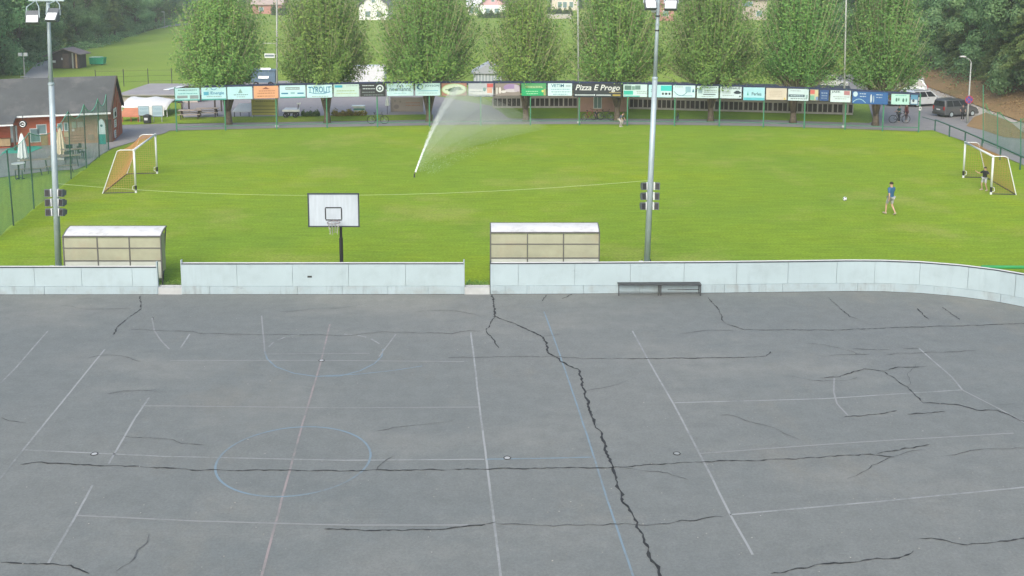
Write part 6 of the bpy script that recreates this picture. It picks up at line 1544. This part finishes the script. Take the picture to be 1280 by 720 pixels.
for x, y in ((120, 109), (155, 108), (185.5, 107), (215, 106.5), (250, 106), (300, 105.5), (338, 105), (380, 104.5)):
    b = gp(x, y); MB().tube([b, b + Vector((0, 0, 1.9))], .045, 6).build('post', DMETAL, t)
    if pr is not None:
        for z in (.5, 1.1, 1.7): MB().tube([pr + Vector((0, 0, z)), b + Vector((0, 0, z))], .010, 4).build('wire', DMETAL, t)
    pr = b

# ================================================================== FAR HOUSES
def house(label, x0, x1, yb, z_wall, z_ridge, depth, wallc, roofc, gablec=None, wins=(), ridge_along=False, extra=None):
    a, b = gp(x0, yb), gp(x1, yb); L = b.x - a.x; gz = ground_z((a.x + b.x)/2, a.y)
    t = thing('house', label, 'house', (a.x, a.y, gz)); wm = M('wall_' + label[:14], wallc, .8, .06, .6); rm = M('roof_' + label[:14], roofc, .75, .12, .8)
    MB().box((L/2, depth/2, z_wall/2), (L, depth, z_wall)).build('wall', wm, t)
    ov = .6
    if ridge_along:
        for s in (0, 1):
            y0_, y1_ = (-ov, depth/2) if s == 0 else (depth + ov, depth/2); MB().prism([(-ov, y0_, z_wall - .2), (L + ov, y0_, z_wall - .2), (L + ov, y1_, z_ridge), (-ov, y1_, z_ridge)], (0, 0, .2)).build('roof', rm, t, fix=True)
        for xx in (0, L - .15): MB().prism([(xx, 0, z_wall), (xx, depth, z_wall), (xx, depth/2, z_ridge - .1)], (.15, 0, 0)).build('gable', wm, t, fix=True)
    else:
        for s in (0, 1):
            xx0, xx1 = (-ov, L/2) if s == 0 else (L + ov, L/2); MB().prism([(xx0, -ov, z_wall - .2), (xx1, -ov, z_ridge), (xx1, depth + ov, z_ridge), (xx0, depth + ov, z_wall - .2)], (0, 0, .2)).build('roof', rm, t, fix=True)
        for yy in (-.02, depth - .1): MB().prism([(0, yy, z_wall), (L, yy, z_wall), (L/2, yy, z_ridge - .1)], (0, .12, 0)).build('gable', M('gable_' + label[:14], gablec or wallc, .8, .06, .6), t, fix=True)
    MB().box((L*.7, depth*.55, z_ridge), (.7, .7, 1.6)).build('chimney', PK, t)
    for (fx, z, w_, h_) in wins:
        wi = MB().box((L*fx, -.04, z), (w_ + .2, .1, h_ + .2)).build('window', WPAINT, t); MB().box((L*fx, -.10, z), (w_, .04, h_)).build('pane', GLASS, wi)
    return t
house('white bungalow with a pink gable between the third and fourth hornbeam', 600, 632, 19.5, 3.2, 6.4, 12, (.74, .76, .76), (.13, .10, .10), (.62, .38, .42), ((.5, 4.7, .9, .9), (.3, 1.5, 1.2, 1.3), (.65, 1.5, 1.2, 1.3)))
house('pale wing with a white roof left of the pink gabled bungalow', 585, 599.5, 19, 2.8, 5.2, 10, (.70, .68, .62), (.66, .67, .67), None, ((.3, 1.5, 1.2, 1.6), (.75, 1.5, .9, 1.6)), True)
house('white house with dark roof and timber gable between the second and third hornbeam', 449, 485, 25, 3.8, 7.4, 12, (.70, .70, .68), (.15, .15, .165), (.66, .66, .66), ((.3, 1.6, 1.3, 1.5), (.7, 1.6, 1.3, 1.5), (.5, 5.2, .9, .9)))
house('low house with reddish walls between the first and second hornbeam', 316, 352, 18, 3.2, 5.4, 10, (.44, .22, .19), (.42, .34, .30), None, ((.3, 1.6, 1.3, 1.2),), True)
house('beige house with tall windows right of the slim hornbeam', 690, 722, 16, 5.4, 8.6, 12, (.60, .53, .46), (.34, .20, .17), None, ((.3, 1.8, 1.2, 1.8), (.5, 1.8, 1.2, 1.8), (.75, 1.8, 1.2, 1.8), (.3, 4.3, 1.2, 1.4), (.75, 4.3, 1.2, 1.4)), True)
house('large beige brown house seen above the hornbeam right of the mast', 926, 958, 25, 5.6, 9, 14, (.42, .36, .31), (.16, .11, .10), None, ((.25, 4.4, 2.6, 1.2), (.7, 1.8, 1.4, 1.4)), True)
house('brick red house behind the top of the middle mast', 822, 842, 26, 4.6, 8, 12, (.40, .19, .16), (.30, .15, .12), None, ((.5, 2, 1.4, 1.4),), True)
rs = np.random.RandomState(19)
leaf_patch('hedge', 'dark garden hedge in front of the pink gabled bungalow', 'hedge', gp(597, 22.5), gp(633, 22.5), 1.6, 2.0, 3600, LEAF_B, .22)
leaf_patch('hedge', 'bushes in front of the beige house right of the slim hornbeam', 'hedge', gp(684, 20), gp(716, 20), 2.0, 2.4, 3600, LEAF_B, .24)
leaf_patch('hedge', 'bushes beside the low house with reddish walls', 'hedge', gp(338, 19), gp(380, 19), 3, 3.0, 4200, LEAF_B, .26)
a, b = gp(684, 23.3), gp(714, 23.3); t = thing('garden_wall', 'pale garden wall in front of the beige house bushes', 'wall', (a.x, a.y, 0)); L = b.x - a.x
MB().box((L/2, 0, .6), (L, .3, 1.2)).build('wall', PALE, t); MB().box((L/2, 0, 1.25), (L + .1, .4, .1)).build('coping', CONC, t)

# ================================================================== UNDERGROWTH
rs = np.random.RandomState(77)
def scatter_on(name, n, fy0, fy1, edge, o0, o1, h, size, mat, up=.4, clump=60):
    cy_ = rs.uniform(fy0, fy1, clump); co_ = rs.uniform(o0, o1, clump); pick = rs.randint(0, clump, n)
    Y = cy_[pick] + rs.normal(0, 1.1, n); O = co_[pick] + rs.normal(0, .8, n); hh = rs.uniform(.3, 1, clump)[pick]*h
    X = np.array([edge(y) for y in Y]) + O
    Z = np.array([ground_z(x, y) for x, y in zip(X, Y)]) + np.abs(rs.normal(.4, .3, n))*hh
    C = np.stack([X, Y, Z], 1)
    o = link(name, leaf_mesh(name, C, rs.normal(size=(n, 3))*.8 + np.array([-.3, -.4, up]), rs.uniform(.5, 1.2, n)*size, rs.uniform(0, 1, n), mat)); return stuff(o)
DRYLEAF = mat_leaf('dry_grass_blade', (.22, .15, .07), (.32, .23, .11), (.42, .33, .17), .3, .1)
scatter_on('dry_grass', 9000, 74, 132, foot_x, 1.6, 5.5, .35, .10, DRYLEAF, .6, 160)
scatter_on('undergrowth', 14000, 78, 150, foot_x, 3.8, 8.5, 1.6, .13, LEAF_F, .4, 60)
scatter_on('undergrowth', 16000, 105, 300, left_edge, -8, -2.5, 2.0, .17, LEAF_F, .4, 70)

# ================================================================== SMALL WEEDS AT THE BOARDS
rs = np.random.RandomState(23)
for x0, x1, lab in ((198, 228, 'tuft of weeds in the left gap of the boards'), (581, 612, 'tuft of weeds in the gap left of the middle dugout')):
    a, b = gp(x0, 357.5), gp(x1, 357.5); n = 700
    C = np.stack([rs.uniform(a.x + .05, b.x - .05, n), a.y + np.abs(rs.normal(0, .25, n)), rs.uniform(0, .09, n)], 1)
    o = link('weeds', leaf_mesh('weeds', C, rs.normal(size=(n, 3)) + np.array([0, -.6, .2]), rs.uniform(.02, .045, n), rs.uniform(.5, 1, n), LEAF_H)); stuff(o); o['label'] = lab; o['category'] = 'weeds'

# ================================================================== HAZE
hz = bpy.data.materials.new('haze_air'); hz.use_nodes = True; nt = hz.node_tree
for n in list(nt.nodes): nt.nodes.remove(n)
out = nt.nodes.new('ShaderNodeOutputMaterial'); v = nt.nodes.new('ShaderNodeVolumePrincipled')
v.inputs['Color'].default_value = (.93, .96, 1.0, 1); v.inputs['Density'].default_value = .00055; v.inputs['Anisotropy'].default_value = .1
nt.links.new(v.outputs[0], out.inputs['Volume'])
o = MB().box((0, 1000, 48), (3400, 3600, 98.2)).build('haze', hz); stuff(o)
